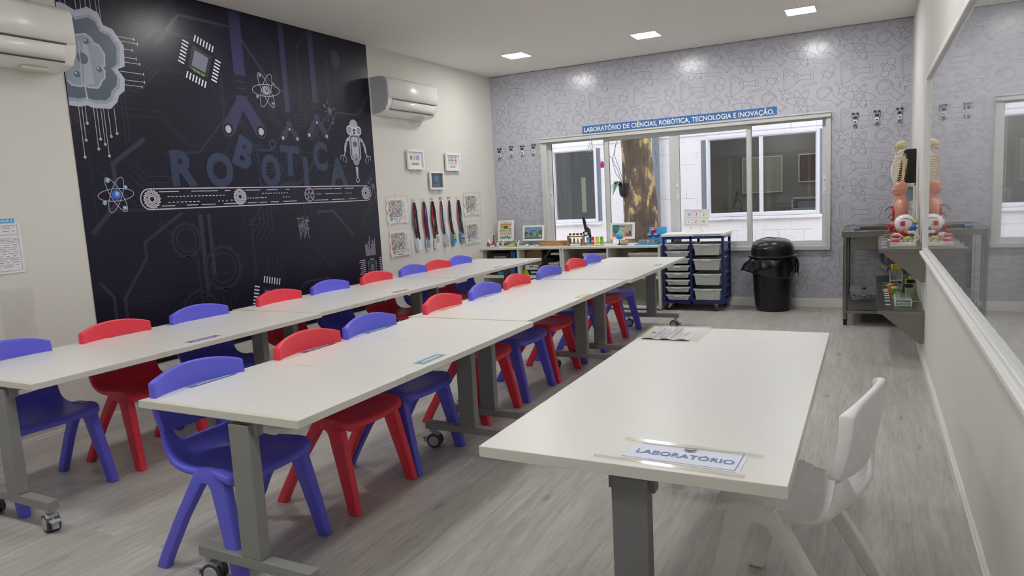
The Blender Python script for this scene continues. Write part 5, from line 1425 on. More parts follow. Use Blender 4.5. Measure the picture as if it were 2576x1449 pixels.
def astronaut(x, y, pose, label):
    e = empty('astronaut_figure', (x, y, TOP)); tag(e, label, 'figurine', 'small white astronaut figures on the shelving top')
    m = MB().ball((0, 0, .042), (.013, .010, .017), 'white_gloss').ball((0, 0, .030), (.012, .010, .010), 'white_gloss')
    for s_ in (-1, 1):
        m.tube([(s_ * .006, 0, .03), (s_ * .009, 0, .012), (s_ * .010, -.003, .003)], [.006, .0055, .006], 'white_gloss')
        up = {'down': (s_ * .021, 0, .030), 'up': (s_ * .024, 0, .072), 'wide': (s_ * .030, 0, .056)}[pose]
        m.tube([(s_ * .011, 0, .052), ((s_ * .011 + up[0]) / 2 + s_ * .004, 0, (.052 + up[2]) / 2), up], [.005, .005, .0055], 'white_gloss')
    m.build('body', e); h_ = MB().ball((0, 0, .068), (.014, .013, .013), 'white_gloss').build('helmet', e); MB().ball((0, -.007, .068), (.010, .008, .008), 'navy').build('visor', h_)
    MB().box((-.009, .008, .032), (.009, .016, .056), 'off_white').build('backpack', e, bevel=.002)
astronaut(.150, -.29, 'down', 'white toy astronaut with arms down, beside the red toy'); astronaut(.215, -.29, 'wide', 'white toy astronaut with arms spread, left of the sticky notes'); astronaut(.425, -.29, 'up', 'white toy astronaut with raised arms, right of the sticky notes')
for i, (x, c) in enumerate(((.10, 'white'), (.125, 'off_white'))): tag(MB().ball((x, -.36, TOP + .008), (.016, .012, .008), c).ball((x + .012, -.365, TOP + .012), (.006, .006, .006), 'white').build('toy_rover'), ('small white toy lying before the red toy', 'second small white toy lying near the first astronaut')[i], 'toy')
sn = [((.300, -.33, 0), (.372, -.27, .028), 'label_yellow', 'yellow sticky note block at the front'), ((.318, -.28, .028), (.375, -.23, .045), 'label_orange', 'orange sticky note block on top of the stack'), ((.335, -.24, .045), (.375, -.20, .072), 'label_green', 'pale green sticky note block standing behind'), ((.375, -.27, 0), (.402, -.22, .045), 'label_blue', 'light blue sticky note block at the right of the stack')]
for a, b, c, lb in sn: boxobj('sticky_note_block', (a[0], a[1], TOP + a[2]), (b[0], b[1], TOP + b[2]), c, lb, 'sticky notes')
e = empty('toy_shuttle', (.545, -.30, TOP)); tag(e, 'small white toy shuttle below the crowd picture', 'toy'); MB().ball((0, 0, .014), (.032, .014, .013), 'white_gloss').build('body', e); MB().prism([(-.02, -.002), (.03, -.025), (.03, .022)], .008, .012, 'white_gloss', axis='z').build('wing', e); MB().ball((.026, -.010, .012), .007, 'ink_dark').build('engine', e)
for i, x in enumerate((.640, .665)): tag(MB().box((x - .011, -.31, TOP), (x + .011, -.288, TOP + .021), 'white').box((x - .006, -.3105, TOP + .005), (x + .006, -.31, TOP + .016), ('navy', 'label_purple')[i]).build('story_die', bevel=.002), ('white die with a dark mark, left of the pair', 'white die with a purple mark, right of the pair')[i], 'die')
tag(MB().box((.70, -.40, TOP), (1.05, -.17, TOP + .008), 'off_white').build('board', bevel=.003), 'thin white board under the wooden tray', 'board')
e = empty('wooden_tray', (.735, -.36, TOP + .008)); tag(e, 'shallow light wooden tray lying on a white board', 'tray')
m = MB().box((0, 0, 0), (.31, .20, .004), 'wood'); m.box((0, 0, 0), (.31, .006, .045), 'wood').box((0, .194, 0), (.31, .2, .045), 'wood').box((0, 0, 0), (.006, .2, .045), 'wood').box((.304, 0, 0), (.31, .2, .045), 'wood'); m.build('body', e, bevel=.001)
MB().box((.14, .006, .004), (.146, .194, .040), 'wood').build('divider', e)
# wooden rack of four vials
e = empty('vial_rack', (1.075, -.30, TOP)); tag(e, 'small wooden rack holding four capped vials', 'rack')
for x in (0, .185): MB().box((x, -.03, 0), (x + .010, .03, .118), 'wood').build('side_panel', e, bevel=.001)
MB().box((.01, -.028, .105), (.185, .028, .112), 'wood').build('top_rail', e); MB().box((.01, -.028, .020), (.185, .028, .026), 'wood').build('bottom_rail', e); MB().box((.0, -.031, .1), (.195, -.028, .106), 'wood_dark').build('lip', e)
for i, (c, hh_) in enumerate((('brown', .055), ('wood_dark', .055), ('yellow', .045), ('wood_dark', .05))):
    x = 1.105 + .045 * i; v = empty('vial', (x, -.30, TOP + .027)); tag(v, ('vial of dark brown liquid, first in the wooden rack', 'vial of amber brown liquid, second in the wooden rack', 'vial of yellow liquid, third in the wooden rack', 'vial of brown grains, last in the wooden rack')[i], 'vial', 'capped vials in the wooden rack')
    MB().lathe((0, 0, 0), [(.010, 0), (.012, .003), (.012, .098)], 'labglass', 14).build('tube', v); MB().lathe((0, 0, .001), [(.009, 0), (.0105, .002), (.0105, hh_)], c, 12).build('liquid', v); MB().lathe((0, 0, .096), [(.015, 0), (.015, .018), (.013, .019)], 'black_plastic', 16).build('cap', v)
# black microscope
e = empty('microscope', (1.275, -.24, TOP)); tag(e, 'black student microscope on the shelving top before the window', 'microscope')
MB().box((-.05, -.06, 0), (.05, .06, .018), 'black_plastic').build('base', e, bevel=.005); MB().tube([(.03, .03, .015), (.035, .035, .10), (.03, .03, .17), (.0, .02, .20)], [.014, .016, .016, .014], 'black_plastic').build('arm', e)
MB().tube([(.006, -.01, .17), (-.004, -.005, .22), (-.022, .0, .305)], [.017, .018, .017], 'black_plastic', 14).tube([(-.022, 0, .303), (-.026, .0, .318)], .014, 'black_rubber').build('eyepiece', e)
MB().cyl((.006, -.01, .165), (.005, -.008, .172), .018, 'chrome').cyl((.008, -.012, .14), (.007, -.01, .166), .008, 'chrome').build('objective', e); MB().box((-.012, -.055, .11), (.052, .01, .165), 'black_plastic', Matrix.Rotation(R(-18), 3, 'Y')).box((.002, -.056, .12), (.04, -.0555, .152), 'white', Matrix.Rotation(R(-18), 3, 'Y')).build('stage', e, bevel=.003)
# coloured element tiles leaning on a stand
tag(MB().box((1.25, -.34, TOP), (1.505, -.27, TOP + .006), 'pink').box((1.25, -.33, TOP + .006), (1.505, -.28, TOP + .010), 'white').build('display_stand'), 'thin pink and white stand under the four coloured tiles', 'stand')
for i, (c, nm, tx) in enumerate((('cyan', 'blue', 'Zn'), ('red', 'red', 'SN'), ('yellow', 'yellow', 'C'), ('green', 'green', 'F'))):
    x = 1.325 + .0535 * i; sk = .010
    m = MB(); z0 = TOP + .010
    m.add([(x - .020, -.305, z0), (x + .016, -.305, z0), (x + .016 - sk * .6, -.285, z0 + .086), (x - .020 - sk, -.285, z0 + .086), (x - .020, -.299, z0), (x + .016, -.299, z0), (x + .016 - sk * .6, -.279, z0 + .086), (x - .020 - sk, -.279, z0 + .086)], [(0, 1, 2, 3), (7, 6, 5, 4), (0, 4, 5, 1), (1, 5, 6, 2), (2, 6, 7, 3), (3, 7, 4, 0)], c)
    A = Art(lambda u, v, l: (u, -.3055 + (v - z0) * .2326 - .0005 * l, v)); A.mb = m; A.text(tx, x - .007, z0 + .038, .017, 'white', bold=.02)
    tag(m.build('element_tile', smooth=False), '%s rectangular tile with a white symbol, leaning on the stand' % nm, 'tile', 'four coloured tiles on the shelving')
# globe
e = empty('globe', (1.682, -.27, TOP)); tag(e, 'small light blue desk globe on the shelving top', 'globe')
m = MB().ball((0, 0, .100), .043, 'sky_blue', 24, 16); m.build('sphere', e); m = MB()
for c, a, t, s_ in ((1, -30, -2, .012), (3, -15, 20, .010)): d = Vector((cos(R(a)) * cos(R(t)), sin(R(a)) * cos(R(t)), sin(R(t)))); m.ball(Vector((0, 0, .1)) + d * .0400, (s_, s_, s_), 'label_green', 10, 8)
m.build('land', e); pts = [(.0 + .052 * sin(R(a)) * 1, .0, .100 + .052 * cos(R(a))) for a in range(-20, 200, 15)]; MB().tube(pts, .003, 'white', n=6).build('meridian', e); MB().lathe((0, 0, 0), [(.030, 0), (.028, .005), (.008, .010), (.006, .045), (.010, .050)], 'black_plastic', 20).build('base', e)
for i, (c, z0, z1, n_) in enumerate((('teal', 0, .012, 'teal'), ('pink', .012, .032, 'pink'), ('yellow', .032, .050, 'yellow'), ('label_green', .050, .056, 'pale green'))):
    tag(MB().box((1.725, -.36, TOP + z0), (1.790, -.30, TOP + z1 - .0005), c).build('note_block', bevel=.001), '%s note block in the stack beside the globe' % n_, 'note block', 'stacked note blocks beside the globe')
# plastic boxes, card with balls
tag(MB().box((1.885, -.38, TOP), (2.150, -.24, TOP + .010), 'sky_blue').box((1.90, -.37, TOP + .010), (2.14, -.25, TOP + .014), 'label_teal').build('folder', bevel=.001), 'light blue folder under the clear box of small parts', 'folder')
e = empty('parts_box', (1.92, -.35, TOP + .014)); tag(e, 'clear plastic box of small purple and white parts', 'box'); MB().box((0, 0, 0), (.215, .11, .038), 'clear_plastic').build('body', e); MB().box((-.004, -.004, .038), (.219, .114, .044), 'clear_plastic').build('lid', e)
m = MB(); rnd = random.Random(8)
for k in range(60): x, y = rnd.uniform(.08, .205), rnd.uniform(.006, .10); m.box((x, y, rnd.uniform(.002, .028)), (x + .008, y + .006, rnd.uniform(.028, .036)), rnd.choice(('label_purple', 'white', 'ink_dark', 'paper')))
pb = m.build('small_parts', e, smooth=False); pb['kind'] = 'stuff'; MB().box((.010, .004, .004), (.072, .10, .030), 'ink_grey').build('insert', e)
e = empty('display_card', (2.07, -.14, TOP)); tag(e, 'bright blue card standing behind the clear parts box', 'card')
MB().box((-.09, 0, 0), (.105, .004, .180), 'sky_blue', Matrix.Rotation(R(-10), 3, 'X'), (0, 0, 0)).build('card', e, smooth=False)
for i, (x, z, c, nm) in enumerate(((2.052, .150, 'red', 'red ball on top of the two blue ones'), (2.012, .095, 'blue', 'left blue ball in front of the blue card'), (2.085, .098, 'blue', 'right blue ball in front of the blue card'))):
    m = MB().ball((x, -.20, TOP + z), .034 if i else .033, c, 16, 10); m.box((x - .016, -.236, TOP + z + .002), (x + .014, -.228, TOP + z + .013), 'paper'); m.cyl((x, -.20, TOP + .0), (x, -.20, TOP + z - .02), .012, 'labglass')
    tag(m.build('labelled_ball'), nm, 'ball', 'balls before the blue card')

# ------------------------------------------------------------------ drawer trolley
e = empty('drawer_trolley', (2.205, -.43, 0)); tag(e, 'dark blue metal trolley with white top and grey pull-out trays', 'trolley')
tw, td = .635, .40
MB().box((-.008, -.008, .785), (tw + .008, td + .0, .812), 'white').build('worktop', e, bevel=.003)
m = MB(); t_ = .026
for x in (0, tw / 2 - .034, tw - t_):
    for y in (0, td - t_): m.box((x, y, .075), (x + t_, y + t_, .785), 'trolley_blue')
for z in (.075, .757):
    for y in (0, td - t_): m.box((t_, y, z), (tw - t_, y + t_, z + .028), 'trolley_blue')
    for x in (0, tw - t_): m.box((x, t_, z), (x + t_, td - t_, z + .028), 'trolley_blue')
m.build('frame', e, bevel=.002)
m = MB()
for k in range(8):
    z = .155 + k * .0755
    for x in (.026, tw / 2 - .040): m.box((x, .02, z), (x + .006, td - .02, z + .008), 'trolley_blue')
for k in range(8):
    z = .150 + k * .0760
    for x in (tw / 2 - .008, tw - t_ - .006): m.box((x, .02, z), (x + .006, td - .02, z + .008), 'trolley_blue')
    m.box((tw - .014, .026, z), (tw - .010, td - .026, z + .020), 'trolley_blue')
m.build('runner', e)
def tray(x0, w_, z0, h_, mt='tray_grey'):
    d = td - .05
    m = MB(); tp = .022
    o0 = [(x0 + tp, .010, z0), (x0 + w_ - tp, .010, z0), (x0 + w_ - tp, d, z0), (x0 + tp, d, z0)]; o1 = [(x0 + .008, -.004, z0 + h_ - .012), (x0 + w_ - .008, -.004, z0 + h_ - .012), (x0 + w_ - .008, d + .01, z0 + h_ - .012), (x0 + .008, d + .01, z0 + h_ - .012)]
    i0 = [(p[0], p[1], p[2] + .004) for p in o0]
    m.add(o0 + o1, [(3, 2, 1, 0), (0, 1, 5, 4), (1, 2, 6, 5), (2, 3, 7, 6), (3, 0, 4, 7)], mt)
    for a, b in (((x0 - .002, -.012, z0 + h_ - .014), (x0 + w_ + .002, .004, z0 + h_)), ((x0 - .002, .004, z0 + h_ - .012), (x0 + .010, d + .01, z0 + h_)), ((x0 + w_ - .010, .004, z0 + h_ - .012), (x0 + w_ + .002, d + .01, z0 + h_)), ((x0, d, z0 + h_ - .012), (x0 + w_, d + .012, z0 + h_))): m.box(a, b, mt)
    for x in (x0 + w_ * .2, x0 + w_ * .78): m.box((x, -.003, z0 + .006), (x + .004, .002, z0 + h_ - .014), mt)
    o = m.build('tray', e, bevel=.001, seg=1)
    MB().box((x0 + w_ * .34, -.018, z0 + h_ - .026), (x0 + w_ * .66, -.010, z0 + h_ - .003), mt).build('handle', o, bevel=.002)
for k in range(8): tray(.030, .252, .122 + k * .0755 + (.0 if k else -.008), .056)
for k in range(4): tray(.322, .282, .117 + k * .156, .118)
m = MB().box((tw * .50, -.0105, .786), (tw - .012, -.0085, .806), 'paper'); A = Art(lambda u, v, l: (u, -.0106 - .0004 * l, v)); A.mb = m; A.text('ESTANTE MAKER MÓVEL', tw * .742, .796, .010, 'ink_black', bold=.03, fitw=.275); m.build('name_label', e, smooth=False)
for x, y, a in ((.06, .03, 40), (tw - .09, .03, 85), (.06, td - .06, 60), (tw - .05, td - .05, 0)):
    m = MB(); rot = Matrix.Rotation(R(a), 3, 'Z')
    def T(p): q = rot @ Vector(p); return (x + q.x, y + q.y, q.z)
    m.box((-.012, -.014, .045), (.014, -.010, .072), 'chrome').box((-.012, .010, .045), (.014, .014, .072), 'chrome').box((-.02, -.018, .070), (.02, .018, .076), 'chrome'); m.box((-.024, -.012, .026), (-.004, -.010, .05), 'chrome').box((-.024, .010, .026), (-.004, .012, .05), 'chrome'); m.v = [T(p) for p in m.v]
    o = m.build('caster', e); c0 = Vector(T((-.016, -.009, .0255))); c1 = Vector(T((-.016, .009, .0255))); MB().tube([c0, c1], .0255, 'black_rubber', 20).build('wheel', o)
tag(MB().box((2.56, -.37, .556), (2.80, -.12, .562), 'wood').build('wooden_sheet', rot=None), 'thin wooden sheet sticking out above the second large tray', 'sheet')
# sign on the trolley
e = empty('display_sign', (2.515, -.22, .812)); tag(e, 'white framed sign with six little pictures on the trolley', 'sign')
rt_ = Matrix.Rotation(R(-9), 3, 'X') @ Matrix.Rotation(R(1.5), 3, 'Y'); 
def rts(m): m.v = [tuple(rt_ @ Vector((p[0], p[1], p[2] - .04)) + Vector((0, 0, .04))) for p in m.v]; return m
rts(MB().frame((-.135, -.006, .055), (.135, .004, .245), .010, 'off_white')).build('frame', e, bevel=.001)
m = MB().box((-.128, -.003, .062), (.128, .002, .238), 'paper'); A = Art(lambda u, v, l: (u, -.0032 - .0004 * l, v)); A.mb = m
A.text('o método científico', 0, .226, .009, 'ink_blue', bold=.01, fitw=.13)
for k, (tx, c) in enumerate((('OBSERVAÇÃO', 'ink_blue'), ('PERGUNTA', 'orange'), ('HIPÓTESE', 'green'), ('EXPERIMENTO', 'dark_red'), ('ANÁLISE', 'ink_blue'), ('CONCLUSÃO', 'orange'))):
    x = (-.078, 0, .078)[k % 3]; z = .183 if k < 3 else .108
    A.line([(x - .034, z - .030), (x + .034, z - .030), (x + .034, z + .030), (x - .034, z + .030)], .0018, c, closed=True); A.text(tx, x, z - .022, .006, c, fitw=.046)
    if k == 0: A.ring(x, z + .006, .018, .002, 'ink_dark', b=.009); A.disc(x, z + .006, .007, 'ink_blue', lay=2); A.disc(x, z + .006, .003, 'ink_black', lay=3)
    if k == 1: A.text('?', x, z + .006, .034, 'red', bold=.03)
    if k == 2: A.disc(x, z + .010, .011, 'yellow', lay=2); A.rect(x - .005, z - .008, x + .005, z, 'ink_dark', 2)
    if k == 3: A.disc(x, z + .002, .006, 'green', lay=2)
    if k == 4: A.ring(x, z + .008, .012, .003, 'ink_dark', lay=2); A.line([(x - .008, z), (x - .020, z - .012)], .004, 'ink_dark', lay=2)
    if k == 5: A.disc(x, z + .006, .014, 'green', lay=2); A.line([(x - .007, z + .006), (x - .001, z - .001), (x + .010, z + .014)], .004, 'paper', lay=3)
rts(m).build('print', e, smooth=False)
m = MB()
for s_ in (-1, 1): m.tube([(s_ * .055, -.03, .075), (s_ * .055, -.02, .052), (s_ * .05, .01, .045), (s_ * .065, -.01, .02), (s_ * .085, -.03, .005)], .004, 'labglass', n=8); m.tube([(s_ * .05, .01, .045), (s_ * .055, .06, .005)], .004, 'labglass', n=8)
m.tube([(-.05, .01, .045), (0, .012, .04), (.05, .01, .045)], .004, 'labglass', n=8); m.build('easel', e)

# ------------------------------------------------------------------ waste bin with liner and swing lid
e = empty('waste_bin', (3.285, -.235, 0)); tag(e, 'black waste bin with domed swing lid and a black liner', 'bin')
m = MB(); rings = []
for z, r in ((.0, .145), (.012, .160), (.06, .172), (.20, .182), (.40, .194), (.56, .203)):
    rings.append([((r + (.0014 if k % 4 < 2 and .03 < z < .5 else 0)) * cos(2 * pi * k / 160), (r + (.0014 if k % 4 < 2 and .03 < z < .5 else 0)) * sin(2 * pi * k / 160), z) for k in range(160)])
m.loft(rings, 'black_plastic'); m.build('body', e, angle=60)
MB().lathe((0, 0, .545), [(.205, 0), (.236, .003), (.240, .012), (.236, .020), (.205, .026)], 'black_plastic', 64).build('rim', e)
MB().lathe((0, 0, .565), [(.206, 0), (.206, .055), (.201, .092), (.186, .125), (.158, .150), (.110, .168), (.05, .176)], 'black_plastic', 64).build('lid', e, angle=60)
fl = MB(); rows = []
for i in range(13):
    a = -148 + 90 * i / 12; row = []
    for j in range(13):
        t = 8 + 66 * j / 12; rr = .208
        d = Vector((cos(R(a)) * cos(R(t)), sin(R(a)) * cos(R(t)), sin(R(t)) * .80))
        row.append(tuple(Vector((0, 0, .572)) + d * rr + d * .004))
    rows.append(row)
# the flap: an oval swing door lying on the dome
rows = []
cdir = Vector((cos(R(-118)) * cos(R(48)), sin(R(-118)) * cos(R(48)), sin(R(48)))).normalized(); ax1 = cdir.cross(Vector((0, 0, 1))).normalized(); ax2 = ax1.cross(cdir)
def dome(d):
    d = d.normalized(); return Vector((d.x * .211, d.y * .211, .590 + max(d.z, 0) * .158))
pr = []
for i in range(9):
    q = .05 + .67 * i / 8
    pr.append([tuple(dome(cdir + (ax1 * cos(2 * pi * k / 40) * 1.05 + ax2 * sin(2 * pi * k / 40) * .78) * q) + cdir * (.004 if i < 8 else -.004)) for k in range(40)])
fl = MB().grid(pr, 'black_plastic', closed=True); fl.add(pr[0], [tuple(range(40))], 'black_plastic'); fixnormals(fl.build('swing_flap', e, angle=60))
rr_ = [dome(cdir + (ax1 * cos(2 * pi * k / 48) * 1.05 + ax2 * sin(2 * pi * k / 48) * .78) * .74) + cdir * .002 for k in range(49)]
MB().tube(rr_, .0055, 'black_plastic', n=8).build('flap_rim', e)
m = MB(); rows = []; rnd = random.Random(12); NA = 120
for i in range(11):
    t = i / 10; row = []
    for k in range(NA):
        a = 2 * pi * k / NA; deg = (math.degrees(a) + 360) % 360
        flare = math.exp(-((deg - 200) / 26) ** 2) * .105
        length = .155 + .05 * math.exp(-((deg - 300) / 50) ** 2) + .04 * (sin(3 * a) * .3) - .02 * math.exp(-((deg - 205) / 20) ** 2) + .028 * math.exp(-((deg - 330) / 18) ** 2)
        r = .216 + .012 * sin(t * pi) + flare * t ** 1.1 + (.003 + .006 * t) * (sin(a * 9 + t * 2) * .6 + sin(a * 15 - t * 5 + 2 * sin(a * 2)) * .4) + .004 * sin(t * 7 + a * 5)
        r = max(r, .209); row.append((r * cos(a), r * sin(a), .548 - t * length - .004 * sin(a * 13)))
    rows.append(row)
m.grid(rows, 'bag_black', closed=True); m.build('liner', e, angle=80, solid=.0012)
MB().tube([(.225, -.02, .53), (.245, -.03, .48), (.238, -.02, .40), (.25, -.035, .36)], [.012, .010, .009, .002], 'bag_black').build('liner_knot', e)

# ------------------------------------------------------------------ small white figures used as wall hooks
for i, (x, z) in enumerate(((.090, 1.835), (.253, 1.850), (.405, 1.845), (.556, 1.850), (4.025, 1.862), (4.212, 1.866), (4.402, 1.872))):
    e = empty('figure_hook', (x, 0, z - .065)); lf = i < 4; e.scale = (1.5, 1.2, 1.3)
    tag(e, '%s small figure-shaped hook %s of the window' % ((('first', 'second', 'third', 'fourth')[i] if lf else ('first', 'second', 'third')[i - 4]), 'left' if lf else 'right'), 'hook', 'figure-shaped wall hooks')
    s_ = 1. if lf else 1.05
    MB().box((-.014 * s_, -.012, .045 * s_), (.014 * s_, -.0005, .078 * s_), 'chrome').box((-.010, -.014, .052), (.010, -.012, .068), 'ink_black').build('head', e, bevel=.003)
    MB().box((-.018 * s_, -.009, .076 * s_), (-.006, -.002, .092 * s_), 'navy', Matrix.Rotation(R(20), 3, 'Y')).box((.006, -.009, .076 * s_), (.018 * s_, -.002, .092 * s_), 'navy', Matrix.Rotation(R(-20), 3, 'Y')).build('ear', e)
    MB().box((-.010, -.010, .015), (.010, -.0005, .046), 'white').box((-.006, -.011, .022), (.006, -.010, .034), ('label_purple', 'label_blue', 'ink_dark', 'magenta', 'ink_dark', 'dark_red', 'ink_dark')[i]).build('body', e, bevel=.002)
    for q in (-1, 1): MB().tube([(q * .006, -.005, .016), (q * .008, -.006, -.004), (q * .009, -.016, -.012)], .004, 'chrome', n=6).build('leg', e)
    MB().tube([(0, -.008, .01), (0, -.020, -.006), (0, -.026, .006)], .0025, 'chrome', n=6).build('peg', e)

# ------------------------------------------------------------------ stainless sink table
e = empty('sink_table', (3.945, -.99, 0)); tag(e, 'stainless steel sink table in the right corner', 'sink')
sw, sd = .545, .955
m = MB()
# top with a sink opening
ox0, ox1, oy0, oy1 = .11, .50, .20, .80
zt = .828
for a, b in (((0, 0), (sw, oy0)), ((0, oy1), (sw, sd)), ((0, oy0), (ox0, oy1)), ((ox1, oy0), (sw, oy1))): m.box((a[0], a[1], zt - .004), (b[0], b[1], zt), 'stainless')
m.box((0, 0, zt - .045), (sw, .004, zt + .006), 'stainless').box((0, 0, zt - .045), (.004, sd, zt + .006), 'stainless'); m.box((0, sd - .004, zt - .045), (sw, sd, zt + .006), 'stainless').box((sw - .004, 0, zt - .045), (sw, sd, zt + .006), 'stainless')
m.build('worktop', e, bevel=.0015, seg=1)
m = MB()
for a, b in (((ox0, oy0, zt - .17), (ox0 + .003, oy1, zt)), ((ox1 - .003, oy0, zt - .17), (ox1, oy1, zt)), ((ox0, oy0, zt - .17), (ox1, oy0 + .003, zt)), ((ox0, oy1 - .003, zt - .17), (ox1, oy1, zt)), ((ox0, oy0, zt - .173), (ox1, oy1, zt - .17))): m.box(a, b, 'stainless')
m.build('basin', e, bevel=.012)
for x, y in ((.03, .035), (sw - .03, .035), (.03, sd - .035), (sw - .03, sd - .035)):
    o = MB().cyl((x, y, .05), (x, y, zt - .03), .019, 'stainless', n=20).build('leg', e); MB().lathe((x, y, 0), [(.012, 0), (.016, .008), (.016, .04), (.020, .05), (.020, .055)], 'black_plastic', 14).build('foot', o)
MB().box((.02, .02, .135), (sw - .02, sd - .02, .139), 'stainless').box((.02, .02, .110), (sw - .02, .024, .139), 'stainless').box((.02, .02, .110), (.024, sd - .02, .139), 'stainless').build('lower_shelf', e)
MB().tube([(.30, .55, zt - .173), (.30, .54, .56), (.31, .50, .50), (.36, .48, .46), (.40, .50, .50), (.40, .60, .60), (.42, .9, .62)], .030, 'pipe_grey', n=16).build('drain_pipe', e)
m = MB()
for k in range(12): t = k / 11; m.lathe((.30 + .06 * 0, .55 - .01 * t, zt - .20 - .14 * t), [(.030, 0), (.035, .004), (.030, .008)], 'pipe_grey', 16)
m.build('pipe_ribs', e)
# bits on the sink table
for i, (x, y, c, h_) in enumerate(((4.02, -.86, 'labglass', .035), (4.05, -.82, 'chrome', .03), (4.075, -.78, 'sky_blue', .02))):
    tag(MB().lathe((x, y, .829), [(.016, 0), (.017, .004), (.015, h_), (.008, h_ + .006)], c, 14).build('small_jar'), ('tiny clear jar on the front corner of the sink table', 'tiny shiny tin beside the clear jar on the sink table', 'tiny blue pot behind the shiny tin on the sink table')[i], 'jar')
e = empty('plastic_container', (4.0, -.50, .139)); tag(e, 'clear lidded plastic container on the lower shelf of the sink table', 'container')
m = MB(); b0 = [(.01, .01, 0), (.20, .01, 0), (.20, .25, 0), (.01, .25, 0)]; b1 = [(0, 0, .10), (.21, 0, .10), (.21, .26, .10), (0, .26, .10)]
m.add(b0 + b1, [(3, 2, 1, 0), (0, 1, 5, 4), (1, 2, 6, 5), (2, 3, 7, 6), (3, 0, 4, 7)], 'clear_plastic'); m.build('body', e); MB().box((-.006, -.006, .10), (.216, .266, .112), 'clear_plastic').cyl((.12, .1, .112), (.12, .1, .122), .02, 'black_plastic').build('lid', e, bevel=.003)
m = MB(); rnd = random.Random(1)
for k in range(26): m.ball((rnd.uniform(.03, .18), rnd.uniform(.03, .23), rnd.uniform(.01, .04)), (rnd.uniform(.01, .025), rnd.uniform(.01, .02), .009), rnd.choice(('brown', 'interior_brown', 'ink_grey')), 8, 6)
c_ = m.build('contents', e); c_['kind'] = 'stuff'

# ------------------------------------------------------------------ two stainless wall shelves
for i, z in enumerate((.362, .790)):
    e = empty('wall_shelf', (W, -1.28, z)); tag(e, ('lower stainless wall shelf with glassware, right of the sink', 'upper stainless wall shelf carrying the anatomy models')[i], 'shelf', 'stainless wall shelves')
    x0 = 4.222 - W; y0, y1 = -1.0, 1.0
    MB().box((x0, y0, -.003), (-.002, y1, .0), 'stainless').box((x0, y0, -.028), (-.002, y0 + .003, 0), 'stainless').box((x0, y0, -.028), (x0 + .003, y1, 0), 'stainless').box((x0, y1 - .003, -.028), (-.002, y1, 0), 'stainless').build('board', e, bevel=.001, seg=1)
    for y in (y0 + .004, y1 - .03):
        fixnormals(MB().prism([(x0 + .025, -.029), (-.002, -.029), (-.002, -.228), (-.028, -.228)], y, y + .003, 'stainless').build('bracket', e))
tags = [(4.262, -.80 - .26 * k, .790) for k in range(6)] + [(4.288, y, .362) for y in (-.83, -.98, -1.22, -1.34, -1.46, -1.58, -1.70, -1.84, -2.02)]
for k, (x, y, z) in enumerate(tags):
    up = k < 6
    n_ = k + 1 if up else k - 5
    w_ = ['first', 'second', 'third', 'fourth', 'fifth', 'sixth', 'seventh', 'eighth', 'ninth'][n_ - 1]
    tag(MB().box((x - .016, y - .022, z + .0005), (x + .016, y + .022, z + .0015), 'paper').box((x - .009, y - .014, z + .0015), (x - .003, y + .014, z + .0018), 'ink_grey').box((x + .003, y - .010, z + .0015), (x + .008, y + .012, z + .0018), 'ink_grey').build('shelf_tag', smooth=False),
        'white tag stuck on the %s shelf, %s from the back wall' % (('lower', 'upper')[up], w_), 'tag', 'white tags along the shelf fronts')

# ------------------------------------------------------------------ anatomy models (upper shelf)
ZS = .790
# skeleton, facing the left wall (-x)
e = empty('skeleton_model', (4.378, -1.20, ZS)); tag(e, 'cream model skeleton standing on the upper steel shelf', 'skeleton')
B = 'bone'
MB().ball((.008, 0, .745), (.043, .032, .035), B, 20, 14).ball((-.030, 0, .715), (.018, .024, .022), B).build('skull', e)
MB().tube([(.018, .02, .70), (.0, .024, .684), (-.028, .014, .672), (-.036, 0, .670), (-.028, -.014, .672), (.0, -.024, .684), (.018, -.02, .70)], .006, B).box((-.040, -.014, .684), (-.030, .014, .694), 'white').build('jaw', e)
m = MB()
for s_ in (-1, 1): m.ball((-.034, s_ * .013, .722), (.010, .009, .009), 'brown', 10, 8)
m.build('eye_socket', e); MB().ball((-.048, 0, .708), (.006, .005, .008), B).build('nose', e)
m = MB()
for k in range(26):
    z = .672 - k * .0145; x = .018 + .012 * sin(k * .22 + .3); m.ball((x, 0, z), (.011, .012, .006), B, 10, 6)
    m.ball((x + .012, 0, z - .002), (.009, .003, .003), B, 6, 5)
m.build('spine', e)
for k in range(11):
    z = .640 - k * .0175; rx = .030 + .012 * sin(min(k, 8) / 8 * pi * .62); ry = .034 + .022 * sin(min(k + 1, 9) / 9 * pi * .6)
    for s_ in (-1, 1):
        n_ = 12 if k < 8 else 8; pts = []
        for q in range(n_ + 1): a = R(8 + (172 - 8 if k < 8 else 120) * q / n_); pts.append((-.014 + rx * cos(a), s_ * ry * sin(a), z - .018 * (1 - cos(a)) * .5 + (.0 if k < 8 else 0)))
        MB().tube(pts, .0032, B, n=6).build('rib', e)
MB().box((-.056, -.006, .50), (-.050, .006, .635), B).build('sternum', e, bevel=.002)
